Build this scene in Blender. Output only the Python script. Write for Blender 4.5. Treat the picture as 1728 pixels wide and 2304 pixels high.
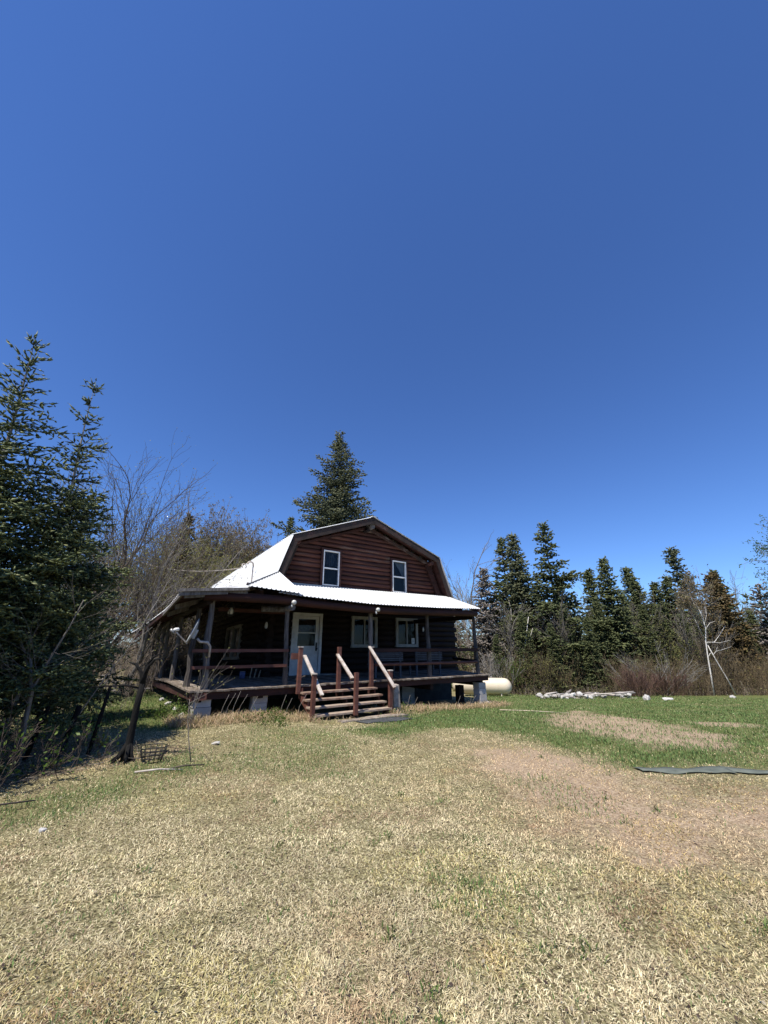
import bpy, math, random
import numpy as np
from mathutils import Vector, Matrix

for o in list(bpy.data.objects):
    bpy.data.objects.remove(o, do_unlink=True)
scene = bpy.context.scene
COL = scene.collection

# ------------------------------------------------------------------ camera, sky, sun, exposure
CAM_H = 1.6
PITCH = math.atan(305.0 / 868.0)
cam_d = bpy.data.cameras.new('camera')
cam_d.sensor_fit = 'VERTICAL'
cam_d.sensor_height = 24.0
cam_d.lens = 24.0 * 868.0 / 2304.0
cam_d.clip_start = 0.05
cam_d.clip_end = 3000
cam = bpy.data.objects.new('camera', cam_d)
cam.location = (0, 0, CAM_H)
cam.rotation_euler = (math.pi / 2 + PITCH, 0, 0)
COL.objects.link(cam)
scene.camera = cam

SUN_DIR = Vector((-0.30, -0.45, 1.0)).normalized()      # towards the sun
SUN_EL = math.asin(SUN_DIR.z)
SUN_AZ = math.atan2(SUN_DIR.x, SUN_DIR.y)
world = bpy.data.worlds.new('World')
scene.world = world
world.use_nodes = True
wn = world.node_tree
wn.nodes.clear()
sky = wn.nodes.new('ShaderNodeTexSky')
sky.sky_type = 'NISHITA'
sky.sun_disc = False
sky.sun_elevation = SUN_EL
sky.sun_rotation = SUN_AZ
sky.altitude = 300
sky.air_density = 1.0
sky.dust_density = 0.0
sky.ozone_density = 1.0
bg = wn.nodes.new('ShaderNodeBackground')
bg.inputs['Strength'].default_value = 0.116
wo = wn.nodes.new('ShaderNodeOutputWorld')
gm = wn.nodes.new('ShaderNodeGamma')
gm.inputs[1].default_value = 1.06
tn = wn.nodes.new('ShaderNodeMix')
tn.data_type = 'RGBA'
tn.blend_type = 'MULTIPLY'
tn.inputs[0].default_value = 1.0
tn.inputs[7].default_value = (0.435, 0.636, 1.0, 1)
wn.links.new(sky.outputs[0], gm.inputs[0])
wn.links.new(gm.outputs[0], tn.inputs[6])
wn.links.new(tn.outputs[2], bg.inputs[0])
wn.links.new(bg.outputs[0], wo.inputs[0])

sun_d = bpy.data.lights.new('sun', 'SUN')
sun_d.energy = 5.0
sun_d.angle = math.radians(0.53)
sun_d.color = (1.0, 0.95, 0.86)
sun = bpy.data.objects.new('sun', sun_d)
sun.rotation_euler = SUN_DIR.to_track_quat('Z', 'Y').to_euler()
sun.location = (-10, -15, 30)
COL.objects.link(sun)

scene.view_settings.view_transform = 'Standard'
scene.view_settings.look = 'None'
scene.view_settings.exposure = 0.4
scene.view_settings.gamma = 1.0
scene.view_settings.use_curve_mapping = False
scene.render.engine = 'CYCLES'
scene.cycles.max_bounces = 5
scene.cycles.diffuse_bounces = 1
scene.cycles.transparent_max_bounces = 8

# ------------------------------------------------------------------ materials
MATS = {}


def _new(name):
    m = bpy.data.materials.new(name)
    m.use_nodes = True
    nt = m.node_tree
    nt.nodes.clear()
    out = nt.nodes.new('ShaderNodeOutputMaterial')
    b = nt.nodes.new('ShaderNodeBsdfPrincipled')
    nt.links.new(b.outputs[0], out.inputs[0])
    MATS[name] = m
    return m, nt, b, out


def _ramp(nt, src, stops):
    r = nt.nodes.new('ShaderNodeValToRGB')
    e = r.color_ramp.elements
    e[0].position, e[0].color = stops[0][0], (*stops[0][1], 1)
    e[1].position, e[1].color = stops[-1][0], (*stops[-1][1], 1)
    for p, c in stops[1:-1]:
        n = e.new(p)
        n.color = (*c, 1)
    nt.links.new(src, r.inputs[0])
    return r


def mat_noise(name, stops, scale=4.0, stretch=(1, 1, 1), rough=0.8, bump=0.3, detail=8, bscale=None,
              bstretch=None, metallic=0.0, spec=0.3, distort=0.0, bdist=0.01, island=0.0):
    """noise-driven colour, with optional stretched grain and bump"""
    m, nt, b, out = _new(name)
    tc = nt.nodes.new('ShaderNodeTexCoord')
    mp = nt.nodes.new('ShaderNodeMapping')
    mp.inputs['Scale'].default_value = stretch
    nt.links.new(tc.outputs['Object'], mp.inputs[0])
    n = nt.nodes.new('ShaderNodeTexNoise')
    n.inputs['Scale'].default_value = scale
    n.inputs['Detail'].default_value = detail
    n.inputs['Roughness'].default_value = 0.62
    n.inputs['Distortion'].default_value = distort
    nt.links.new(mp.outputs[0], n.inputs['Vector'])
    src = n.outputs['Fac']
    if island:
        oi = nt.nodes.new('ShaderNodeObjectInfo')
        ma = nt.nodes.new('ShaderNodeMath')
        ma.operation = 'MULTIPLY_ADD'
        ma.inputs[1].default_value = island
        nt.links.new(oi.outputs['Random'], ma.inputs[0])
        ad = nt.nodes.new('ShaderNodeMath')
        ad.operation = 'SUBTRACT'
        ad.inputs[1].default_value = island * 0.5
        nt.links.new(src, ma.inputs[2])
        nt.links.new(ma.outputs[0], ad.inputs[0])
        src = ad.outputs[0]
    r = _ramp(nt, src, stops)
    nt.links.new(r.outputs[0], b.inputs['Base Color'])
    b.inputs['Roughness'].default_value = rough
    b.inputs['Metallic'].default_value = metallic
    b.inputs['Specular IOR Level'].default_value = spec
    if bump:
        n2 = nt.nodes.new('ShaderNodeTexNoise')
        n2.inputs['Scale'].default_value = bscale or scale * 3
        n2.inputs['Detail'].default_value = 6
        mp2 = nt.nodes.new('ShaderNodeMapping')
        mp2.inputs['Scale'].default_value = bstretch or stretch
        nt.links.new(tc.outputs['Object'], mp2.inputs[0])
        nt.links.new(mp2.outputs[0], n2.inputs['Vector'])
        bp = nt.nodes.new('ShaderNodeBump')
        bp.inputs['Strength'].default_value = bump
        bp.inputs['Distance'].default_value = bdist
        nt.links.new(n2.outputs['Fac'], bp.inputs['Height'])
        nt.links.new(bp.outputs[0], b.inputs['Normal'])
    return m


def mat_tint(name, stops, rough=0.7, transl=0.0, spec=0.2, noise=0.0, nscale=6.0):
    """colour from the per-point attribute 'tint' (leaf to leaf variation), part translucent"""
    m, nt, b, out = _new(name)
    at = nt.nodes.new('ShaderNodeAttribute')
    at.attribute_name = 'tint'
    src = at.outputs['Fac']
    if noise:
        geo = nt.nodes.new('ShaderNodeNewGeometry')
        n = nt.nodes.new('ShaderNodeTexNoise')
        n.inputs['Scale'].default_value = nscale
        n.inputs['Detail'].default_value = 4
        nt.links.new(geo.outputs['Position'], n.inputs['Vector'])
        ma = nt.nodes.new('ShaderNodeMath')
        ma.operation = 'MULTIPLY_ADD'
        ma.inputs[1].default_value = noise
        nt.links.new(n.outputs['Fac'], ma.inputs[0])
        nt.links.new(src, ma.inputs[2])
        sb = nt.nodes.new('ShaderNodeMath')
        sb.operation = 'SUBTRACT'
        sb.inputs[1].default_value = noise * 0.5
        nt.links.new(ma.outputs[0], sb.inputs[0])
        src = sb.outputs[0]
    r = _ramp(nt, src, stops)
    nt.links.new(r.outputs[0], b.inputs['Base Color'])
    b.inputs['Roughness'].default_value = rough
    b.inputs['Specular IOR Level'].default_value = spec
    if transl:
        t = nt.nodes.new('ShaderNodeBsdfTranslucent')
        nt.links.new(r.outputs[0], t.inputs[0])
        mx = nt.nodes.new('ShaderNodeMixShader')
        mx.inputs[0].default_value = transl
        nt.links.new(b.outputs[0], mx.inputs[1])
        nt.links.new(t.outputs[0], mx.inputs[2])
        nt.links.new(mx.outputs[0], out.inputs[0])
    return m


def mat_plain(name, col, rough=0.5, metallic=0.0, spec=0.5):
    return mat_noise(name, [(0.3, tuple(c * 0.82 for c in col)), (0.7, tuple(min(1, c * 1.1) for c in col))],
                     scale=7, rough=rough, metallic=metallic, spec=spec, bump=0.08, bdist=0.004)


RED = [(0.22, (0.017, 0.0068, 0.005)), (0.46, (0.056, 0.0175, 0.0118)), (0.64, (0.088, 0.031, 0.021)), (0.78, (0.125, 0.088, 0.068))]
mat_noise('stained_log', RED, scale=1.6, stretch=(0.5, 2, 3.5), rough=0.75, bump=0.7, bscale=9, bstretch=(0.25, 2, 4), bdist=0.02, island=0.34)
mat_noise('shaded_log', [(0.25, (0.008, 0.005, 0.004)), (0.75, (0.024, 0.012, 0.009))], scale=1.6, stretch=(0.5, 0.5, 3), rough=0.8, bump=0.5, bscale=9, bdist=0.02, island=0.2)  # darker copy of the log stain, porch shade put into the colour
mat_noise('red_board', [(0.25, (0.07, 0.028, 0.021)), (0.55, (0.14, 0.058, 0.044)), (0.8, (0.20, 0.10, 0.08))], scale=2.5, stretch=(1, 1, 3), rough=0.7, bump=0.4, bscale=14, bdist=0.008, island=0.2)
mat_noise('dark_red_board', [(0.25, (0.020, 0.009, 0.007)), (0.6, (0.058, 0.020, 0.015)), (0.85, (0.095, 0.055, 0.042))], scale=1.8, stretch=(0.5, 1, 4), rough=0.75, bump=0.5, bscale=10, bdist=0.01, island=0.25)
mat_noise('rake_board', [(0.3, (0.018, 0.013, 0.011)), (0.5, (0.045, 0.032, 0.027)), (0.6, (0.058, 0.028, 0.023)), (0.75, (0.17, 0.14, 0.125))], scale=2.4, stretch=(1.2, 1.2, 1.2), rough=0.85, bump=0.5, bscale=14, bdist=0.01, island=0.25)
mat_noise('grey_post', [(0.28, (0.05, 0.043, 0.038)), (0.5, (0.12, 0.106, 0.098)), (0.75, (0.24, 0.22, 0.205))], scale=6, stretch=(3, 3, 0.5), rough=0.9, bump=0.8, bscale=16, bstretch=(3, 3, 0.35), bdist=0.012, island=0.25)
mat_noise('weathered_plank', [(0.25, (0.075, 0.056, 0.044)), (0.5, (0.18, 0.145, 0.115)), (0.75, (0.33, 0.28, 0.23))], scale=4, stretch=(3, 1, 1), rough=0.9, bump=0.5, bscale=20, bdist=0.006, island=0.35)
mat_noise('tread_board', [(0.28, (0.16, 0.085, 0.06)), (0.45, (0.30, 0.22, 0.165)), (0.75, (0.46, 0.39, 0.31))], scale=5, stretch=(1, 4, 1), rough=0.9, bump=0.5, bscale=20, bdist=0.006, island=0.3)
mat_noise('bare_rail', [(0.3, (0.28, 0.20, 0.155)), (0.5, (0.48, 0.42, 0.36)), (0.75, (0.62, 0.57, 0.52))], scale=6, stretch=(2, 1, 1), rough=0.85, bump=0.4, bscale=20, bdist=0.005)
mat_noise('white_metal', [(0.3, (0.62, 0.625, 0.615)), (0.5, (0.76, 0.765, 0.75)), (0.7, (0.82, 0.82, 0.80))], scale=1.6, stretch=(1, 1, 0.4), rough=0.45, bump=0.05, spec=0.5, island=0.25)
mat_noise('dull_metal', [(0.3, (0.22, 0.22, 0.22)), (0.7, (0.38, 0.38, 0.37))], scale=5, rough=0.45, metallic=0.6, bump=0.1)
mat_noise('concrete', [(0.25, (0.30, 0.285, 0.265)), (0.55, (0.43, 0.415, 0.39)), (0.8, (0.52, 0.505, 0.48))], scale=5, rough=0.95, bump=0.6, bscale=60, bdist=0.004, island=0.25)
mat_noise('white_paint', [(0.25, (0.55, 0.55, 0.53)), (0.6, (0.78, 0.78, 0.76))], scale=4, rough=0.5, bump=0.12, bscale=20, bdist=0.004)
mat_noise('shaded_white_paint', [(0.25, (0.24, 0.235, 0.21)), (0.6, (0.37, 0.36, 0.33))], scale=4, rough=0.6, bump=0.15, bscale=20, bdist=0.004)  # white paint dimmed so its colour carries the porch shade
mat_noise('black_iron', [(0.3, (0.012, 0.012, 0.012)), (0.7, (0.03, 0.03, 0.03))], scale=12, rough=0.5, bump=0.1)
mat_noise('dark_bench', [(0.3, (0.045, 0.05, 0.06)), (0.7, (0.10, 0.11, 0.13))], scale=6, rough=0.6, bump=0.1, island=0.2)
mat_noise('tank_paint', [(0.3, (0.68, 0.57, 0.42)), (0.7, (0.76, 0.66, 0.50))], scale=1.4, rough=0.38, bump=0.04, spec=0.5)
mat_noise('dish_grey', [(0.3, (0.34, 0.36, 0.37)), (0.7, (0.44, 0.46, 0.47))], scale=4, rough=0.45, bump=0.03)
mat_noise('bark_black', [(0.3, (0.004, 0.0037, 0.0035)), (0.66, (0.009, 0.0083, 0.0078)), (0.95, (0.035, 0.028, 0.024))], scale=7, stretch=(3, 3, 0.6), rough=0.95, bump=0.9, bscale=14, bdist=0.02)
mat_noise('bark_brown', [(0.3, (0.045, 0.034, 0.026)), (0.7, (0.12, 0.095, 0.078))], scale=8, stretch=(2, 2, 0.6), rough=0.95, bump=0.6, bscale=14, bdist=0.01)
mat_noise('bark_grey', [(0.3, (0.11, 0.095, 0.080)), (0.7, (0.25, 0.225, 0.195))], scale=8, stretch=(2, 2, 0.6), rough=0.9, bump=0.4, bscale=14, bdist=0.01)
mat_noise('bark_pale', [(0.3, (0.17, 0.15, 0.13)), (0.7, (0.38, 0.35, 0.31))], scale=10, stretch=(2, 2, 0.5), rough=0.9, bump=0.4, bscale=14, bdist=0.01)
mat_noise('bark_birch', [(0.30, (0.05, 0.045, 0.04)), (0.42, (0.58, 0.54, 0.48)), (0.8, (0.78, 0.75, 0.69))], scale=5, stretch=(1, 1, 3.5), rough=0.8, bump=0.2, bscale=12, bdist=0.006)
mat_noise('red_twig', [(0.3, (0.075, 0.043, 0.033)), (0.7, (0.165, 0.095, 0.070))], scale=8, rough=0.8, bump=0)
mat_noise('stone_white', [(0.25, (0.22, 0.20, 0.18)), (0.55, (0.46, 0.44, 0.40)), (0.75, (0.66, 0.64, 0.60))], scale=6, rough=0.9, bump=0.6, bscale=14, bdist=0.02, island=0.4)
mat_noise('driftwood', [(0.25, (0.20, 0.17, 0.145)), (0.7, (0.50, 0.45, 0.40))], scale=8, stretch=(1, 1, 1), rough=0.9, bump=0.5, bscale=20, bdist=0.01, island=0.4)
mat_noise('green_mat', [(0.3, (0.085, 0.098, 0.080)), (0.7, (0.15, 0.165, 0.135))], scale=5, rough=0.85, bump=0.4, bscale=40, bdist=0.004, island=0.1)
mat_noise('black_mat', [(0.3, (0.03, 0.032, 0.034)), (0.7, (0.09, 0.095, 0.095))], scale=9, rough=0.85, bump=0.5, bscale=60, bdist=0.004)
mat_noise('foundation', [(0.3, (0.02, 0.02, 0.018)), (0.7, (0.05, 0.05, 0.046))], scale=3, rough=0.95, bump=0.5, bscale=30)
mat_noise('room_dark', [(0.3, (0.012, 0.012, 0.012)), (0.7, (0.03, 0.029, 0.027))], scale=2, rough=0.9, bump=0)
mat_noise('curtain', [(0.3, (0.30, 0.31, 0.33)), (0.7, (0.50, 0.51, 0.53))], scale=3, stretch=(10, 1, 1), rough=0.9, bump=0.2)
mat_noise('lace', [(0.4, (0.13, 0.05, 0.03)), (0.6, (0.30, 0.15, 0.10))], scale=14, rough=0.9, bump=0)
mat_plain('blue_paint', (0.12, 0.14, 0.30), 0.5)
mat_plain('paper_white', (0.75, 0.75, 0.72), 0.8)
mat_plain('frosted_bulb', (0.62, 0.60, 0.54), 0.25)
mat_plain('cream_plank', (0.50, 0.42, 0.30), 0.8)

m, nt, b, out = _new('window_glass')
tr = nt.nodes.new('ShaderNodeBsdfTransparent')
tr.inputs[0].default_value = (0.62, 0.66, 0.68, 1)
gl = nt.nodes.new('ShaderNodeBsdfGlossy')
gl.inputs['Roughness'].default_value = 0.02
lw = nt.nodes.new('ShaderNodeLayerWeight')
lw.inputs['Blend'].default_value = 0.5
pw = nt.nodes.new('ShaderNodeMath')
pw.operation = 'POWER'
pw.inputs[1].default_value = 4.0
nt.links.new(lw.outputs['Facing'], pw.inputs[0])
fr = nt.nodes.new('ShaderNodeMath')
fr.operation = 'MULTIPLY_ADD'
fr.inputs[1].default_value = 0.9
fr.inputs[2].default_value = 0.016
nt.links.new(pw.outputs[0], fr.inputs[0])
mx = nt.nodes.new('ShaderNodeMixShader')
wv = nt.nodes.new('ShaderNodeTexNoise')
wv.inputs['Scale'].default_value = 2.5
bp = nt.nodes.new('ShaderNodeBump')
bp.inputs['Strength'].default_value = 0.10
bp.inputs['Distance'].default_value = 0.01
nt.links.new(wv.outputs['Fac'], bp.inputs['Height'])
nt.links.new(bp.outputs[0], gl.inputs['Normal'])
nt.links.new(fr.outputs[0], mx.inputs[0])
nt.links.new(tr.outputs[0], mx.inputs[1])
nt.links.new(gl.outputs[0], mx.inputs[2])
nt.links.new(mx.outputs[0], out.inputs[0])

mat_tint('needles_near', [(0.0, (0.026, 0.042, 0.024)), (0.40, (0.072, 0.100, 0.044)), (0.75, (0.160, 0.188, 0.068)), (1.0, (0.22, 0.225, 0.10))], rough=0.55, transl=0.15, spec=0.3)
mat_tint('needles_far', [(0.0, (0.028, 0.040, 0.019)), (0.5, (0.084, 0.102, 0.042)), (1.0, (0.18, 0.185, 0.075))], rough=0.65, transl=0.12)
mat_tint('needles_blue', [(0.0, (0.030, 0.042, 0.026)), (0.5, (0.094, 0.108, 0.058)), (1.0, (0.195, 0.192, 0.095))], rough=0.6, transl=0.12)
mat_tint('needles_rust', [(0.0, (0.05, 0.045, 0.022)), (0.5, (0.11, 0.08, 0.035)), (1.0, (0.20, 0.135, 0.055))], rough=0.7, transl=0.15)
mat_tint('dead_needles', [(0.0, (0.10, 0.085, 0.07)), (1.0, (0.27, 0.235, 0.20))], rough=0.9)
mat_tint('bud_leaf', [(0.0, (0.13, 0.11, 0.04)), (0.5, (0.20, 0.19, 0.06)), (1.0, (0.30, 0.29, 0.10))], rough=0.6, transl=0.35)
mat_tint('bud_brown', [(0.0, (0.13, 0.085, 0.05)), (0.5, (0.21, 0.155, 0.085)), (1.0, (0.27, 0.24, 0.11))], rough=0.7, transl=0.25)
mat_tint('brush_twig', [(0.0, (0.05, 0.038, 0.030)), (0.4, (0.115, 0.088, 0.068)), (0.75, (0.20, 0.165, 0.13)), (1.0, (0.33, 0.295, 0.25))], rough=0.9)
mat_tint('brush_brown', [(0.0, (0.045, 0.034, 0.021)), (0.5, (0.098, 0.074, 0.043)), (1.0, (0.18, 0.142, 0.085))], rough=0.9)
mat_tint('green_leaf', [(0.0, (0.045, 0.085, 0.015)), (0.5, (0.09, 0.15, 0.028)), (1.0, (0.16, 0.22, 0.05))], rough=0.5, transl=0.35)
mat_tint('litter', [(0.0, (0.05, 0.035, 0.03)), (0.6, (0.16, 0.11, 0.075)), (1.0, (0.50, 0.44, 0.32))], rough=0.9, transl=0.1)

# grass blades: colour carried per blade
m, nt, b, out = _new('grass_blade')
at = nt.nodes.new('ShaderNodeAttribute')
at.attribute_name = 'bladecol'
nt.links.new(at.outputs['Color'], b.inputs['Base Color'])
b.inputs['Roughness'].default_value = 0.65
b.inputs['Specular IOR Level'].default_value = 0.2
t = nt.nodes.new('ShaderNodeBsdfTranslucent')
nt.links.new(at.outputs['Color'], t.inputs[0])
mx = nt.nodes.new('ShaderNodeMixShader')
mx.inputs[0].default_value = 0.25
nt.links.new(b.outputs[0], mx.inputs[1])
nt.links.new(t.outputs[0], mx.inputs[2])
nt.links.new(mx.outputs[0], out.inputs[0])

# ground: thatch, green turf and pinkish soil by painted zone attributes, broken up by noise
m, nt, b, out = _new('ground')
geo = nt.nodes.new('ShaderNodeNewGeometry')


def gnoise(scale, detail=8, rough=0.65):
    n = nt.nodes.new('ShaderNodeTexNoise')
    n.inputs['Scale'].default_value = scale
    n.inputs['Detail'].default_value = detail
    n.inputs['Roughness'].default_value = rough
    nt.links.new(geo.outputs['Position'], n.inputs['Vector'])
    return n


fine = gnoise(38, 6)
mid = gnoise(5, 6)
straw = _ramp(nt, fine.outputs['Fac'], [(0.36, (0.055, 0.044, 0.024)), (0.49, (0.21, 0.18, 0.09)), (0.66, (0.46, 0.41, 0.22))])
turf = _ramp(nt, fine.outputs['Fac'], [(0.3, (0.05, 0.065, 0.02)), (0.5, (0.12, 0.14, 0.045)), (0.75, (0.27, 0.25, 0.11))])
soil = _ramp(nt, fine.outputs['Fac'], [(0.30, (0.18, 0.125, 0.080)), (0.5, (0.40, 0.295, 0.195)), (0.70, (0.60, 0.475, 0.335))])


def zone(attr, lo, hi):
    a = nt.nodes.new('ShaderNodeAttribute')
    a.attribute_name = attr
    s = nt.nodes.new('ShaderNodeMath')
    s.operation = 'MULTIPLY_ADD'
    s.inputs[1].default_value = 0.7
    nt.links.new(mid.outputs['Fac'], s.inputs[0])
    nt.links.new(a.outputs['Fac'], s.inputs[2])
    mr = nt.nodes.new('ShaderNodeMapRange')
    mr.inputs[1].default_value = lo
    mr.inputs[2].default_value = hi
    nt.links.new(s.outputs[0], mr.inputs[0])
    return mr


def mixc(fac, a, c):
    mx = nt.nodes.new('ShaderNodeMix')
    mx.data_type = 'RGBA'
    nt.links.new(fac, mx.inputs[0])
    nt.links.new(a, mx.inputs[6])
    nt.links.new(c, mx.inputs[7])
    return mx.outputs[2]


zg, zs_ = zone('green', 0.62, 1.05), zone('soil', 0.66, 1.0)
c = mixc(zg.outputs[0], straw.outputs[0], turf.outputs[0])
c = mixc(zs_.outputs[0], c, soil.outputs[0])
nt.links.new(c, b.inputs['Base Color'])
b.inputs['Roughness'].default_value = 0.95
b.inputs['Specular IOR Level'].default_value = 0.1
bn = gnoise(60, 4)
bp = nt.nodes.new('ShaderNodeBump')
bp.inputs['Strength'].default_value = 0.9
bp.inputs['Distance'].default_value = 0.03
nt.links.new(bn.outputs['Fac'], bp.inputs['Height'])
nt.links.new(bp.outputs[0], b.inputs['Normal'])

# ------------------------------------------------------------------ mesh helpers
TH = math.radians(54.7)
UX, UY = math.sin(TH), math.cos(TH)
VX, VY = -math.cos(TH), math.sin(TH)
ROT = math.atan2(UY, UX)


def hw(u, v, z=0.0):
    """house frame (u along the front, v into the house) to world"""
    return Vector((u * UX + v * VX, u * UY + v * VY, z))


def tag(o, label=None, cat=None, group=None, kind=None):
    if label:
        o['label'] = label
    if cat:
        o['category'] = cat
    if group:
        o['group'] = group
    if kind:
        o['kind'] = kind
    return o


def empty(name, loc, rz=0.0):
    o = bpy.data.objects.new(name, None)
    o.empty_display_size = 0.2
    o.location = loc
    o.rotation_euler = (0, 0, rz)
    COL.objects.link(o)
    return o


def link(name, me, parent=None, loc=None):
    o = bpy.data.objects.new(name, me)
    if loc is not None:
        o.location = loc
    COL.objects.link(o)
    if parent is not None:
        o.parent = parent
    return o


class MB:
    """collects shapes of ONE piece; build() links them as one mesh object"""

    def __init__(self):
        self.v, self.f, self.s = [], [], []

    def poly(self, pts, faces, smooth=False):
        n = len(self.v)
        self.v += [tuple(p) for p in pts]
        self.f += [tuple(i + n for i in f) for f in faces]
        self.s += [smooth] * len(faces)
        return self

    def box(self, a, b2):
        x0, y0, z0 = a
        x1, y1, z1 = b2
        return self.hexa([(x0, y0, z0), (x1, y0, z0), (x1, y1, z0), (x0, y1, z0), (x0, y0, z1), (x1, y0, z1), (x1, y1, z1), (x0, y1, z1)])

    def hexa(self, p):
        return self.poly(p, [(0, 3, 2, 1), (4, 5, 6, 7), (0, 1, 5, 4), (1, 2, 6, 5), (2, 3, 7, 6), (3, 0, 4, 7)])

    def bar(self, p, q, w, h, up=(0, 0, 1)):
        p, q = Vector(p), Vector(q)
        d = (q - p).normalized()
        s = d.cross(Vector(up))
        if s.length < 1e-4:
            s = Vector((1, 0, 0))
        s.normalize()
        t = s.cross(d)
        s, t = s * w / 2, t * h / 2
        return self.hexa([p - s - t, p + s - t, q + s - t, q - s - t, p - s + t, p + s + t, q + s + t, q - s + t])

    def tube(self, pts, rad, n=8, cap=True, flat=1.0, jitter=0.0, rng=None, smooth=True):
        pts = [Vector(p) for p in pts]
        if not hasattr(rad, '__len__'):
            rad = [rad] * len(pts)
        base = len(self.v)
        ref = None
        for i, p in enumerate(pts):
            d = (pts[min(i + 1, len(pts) - 1)] - pts[max(i - 1, 0)]).normalized()
            if ref is None:
                ref = Vector((0, 0, 1)) if abs(d.z) < 0.9 else Vector((1, 0, 0))
            s = d.cross(ref).normalized()
            t = s.cross(d)
            for k in range(n):
                a = 2 * math.pi * k / n
                r = rad[i] * (1 + (rng.uniform(-jitter, jitter) if rng else 0))
                self.v.append(tuple(p + s * (math.cos(a) * r * flat) + t * (math.sin(a) * r)))
        for i in range(len(pts) - 1):
            for k in range(n):
                a, b3 = base + i * n + k, base + i * n + (k + 1) % n
                self.f.append((a, b3, b3 + n, a + n))
                self.s.append(smooth)
        if cap:
            self.f.append(tuple(base + k for k in range(n))[::-1])
            self.f.append(tuple(base + (len(pts) - 1) * n + k for k in range(n)))
            self.s += [False, False]
        return self

    def lathe(self, prof, n=20, axis_p=(0, 0, 0), axis_d=(0, 0, 1)):
        """prof: list of (distance along axis, radius)"""
        d = Vector(axis_d).normalized()
        pts = [Vector(axis_p) + d * a for a, r in prof]
        ref = Vector((0, 0, 1)) if abs(d.z) < 0.9 else Vector((1, 0, 0))
        s = d.cross(ref).normalized()
        t = s.cross(d)
        base = len(self.v)
        for p, (a, r) in zip(pts, prof):
            for k in range(n):
                an = 2 * math.pi * k / n
                self.v.append(tuple(p + s * (math.cos(an) * r) + t * (math.sin(an) * r)))
        for i in range(len(prof) - 1):
            for k in range(n):
                a, b3 = base + i * n + k, base + i * n + (k + 1) % n
                self.f.append((a, b3, b3 + n, a + n))
                self.s.append(True)
        self.f.append(tuple(base + k for k in range(n))[::-1])
        self.f.append(tuple(base + (len(prof) - 1) * n + k for k in range(n)))
        self.s += [True, True]
        return self

    def build(self, name, mat, parent=None, base=(0, 0, 0), sag=None):
        me = bpy.data.meshes.new(name)
        vs = self.v
        if sag:
            vs = [(x, y, z + sag(x, y)) for x, y, z in vs]
        bx, by, bz = base
        me.from_pydata([(x - bx, y - by, z - bz) for x, y, z in vs], [], self.f)
        me.polygons.foreach_set('use_smooth', self.s)
        me.materials.append(MATS[mat])
        me.update()
        return link(name, me, parent)


def np_mesh(name, V, F, mat, attr=None, col=None, smooth=False):
    """V (n,3), F (m,k) with constant k; attr: per point float 'tint'; col: per point rgb 'bladecol'"""
    me = bpy.data.meshes.new(name)
    V = np.ascontiguousarray(V, dtype=np.float32)
    F = np.ascontiguousarray(F, dtype=np.int32)
    k = F.shape[1]
    me.vertices.add(len(V))
    me.vertices.foreach_set('co', V.ravel())
    me.loops.add(F.size)
    me.loops.foreach_set('vertex_index', F.ravel())
    me.polygons.add(len(F))
    me.polygons.foreach_set('loop_start', np.arange(0, F.size, k, dtype=np.int32))
    me.polygons.foreach_set('loop_total', np.full(len(F), k, dtype=np.int32))
    if smooth:
        me.polygons.foreach_set('use_smooth', np.ones(len(F), dtype=bool))
    me.update(calc_edges=True)
    if attr is not None:
        a = me.attributes.new('tint', 'FLOAT', 'POINT')
        a.data.foreach_set('value', np.ascontiguousarray(attr, dtype=np.float32))
    if col is not None:
        a = me.attributes.new('bladecol', 'FLOAT_COLOR', 'POINT')
        c4 = np.ones((len(V), 4), dtype=np.float32)
        c4[:, :3] = col
        a.data.foreach_set('color', c4.ravel())
    me.materials.append(MATS[mat])
    return me


def frames(D):
    D = D / np.maximum(np.linalg.norm(D, axis=1, keepdims=True), 1e-9)
    ref = np.where(np.abs(D[:, 2:3]) < 0.9, np.array([[0, 0, 1.0]]), np.array([[1.0, 0, 0]]))
    S = np.cross(D, ref)
    S /= np.maximum(np.linalg.norm(S, axis=1, keepdims=True), 1e-9)
    return D, S, np.cross(S, D)


def tubes(P0, P1, R0, R1, n=3, phase=None):
    """many open tapered prisms at once: returns verts, quads"""
    P0, P1 = np.asarray(P0, float), np.asarray(P1, float)
    R0, R1 = np.asarray(R0, float), np.asarray(R1, float)
    m_ = len(P0)
    D, S, T = frames(P1 - P0)
    ph = np.zeros(m_) if phase is None else phase
    V = np.empty((m_, 2 * n, 3))
    for k in range(n):
        a = 2 * math.pi * k / n + ph
        o = S * np.cos(a)[:, None] + T * np.sin(a)[:, None]
        V[:, k] = P0 + o * R0[:, None]
        V[:, n + k] = P1 + o * R1[:, None]
    q = np.array([[k, (k + 1) % n, n + (k + 1) % n, n + k] for k in range(n)])
    F = (np.arange(m_)[:, None, None] * 2 * n + q[None]).reshape(-1, 4)
    return V.reshape(-1, 3), F


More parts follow.
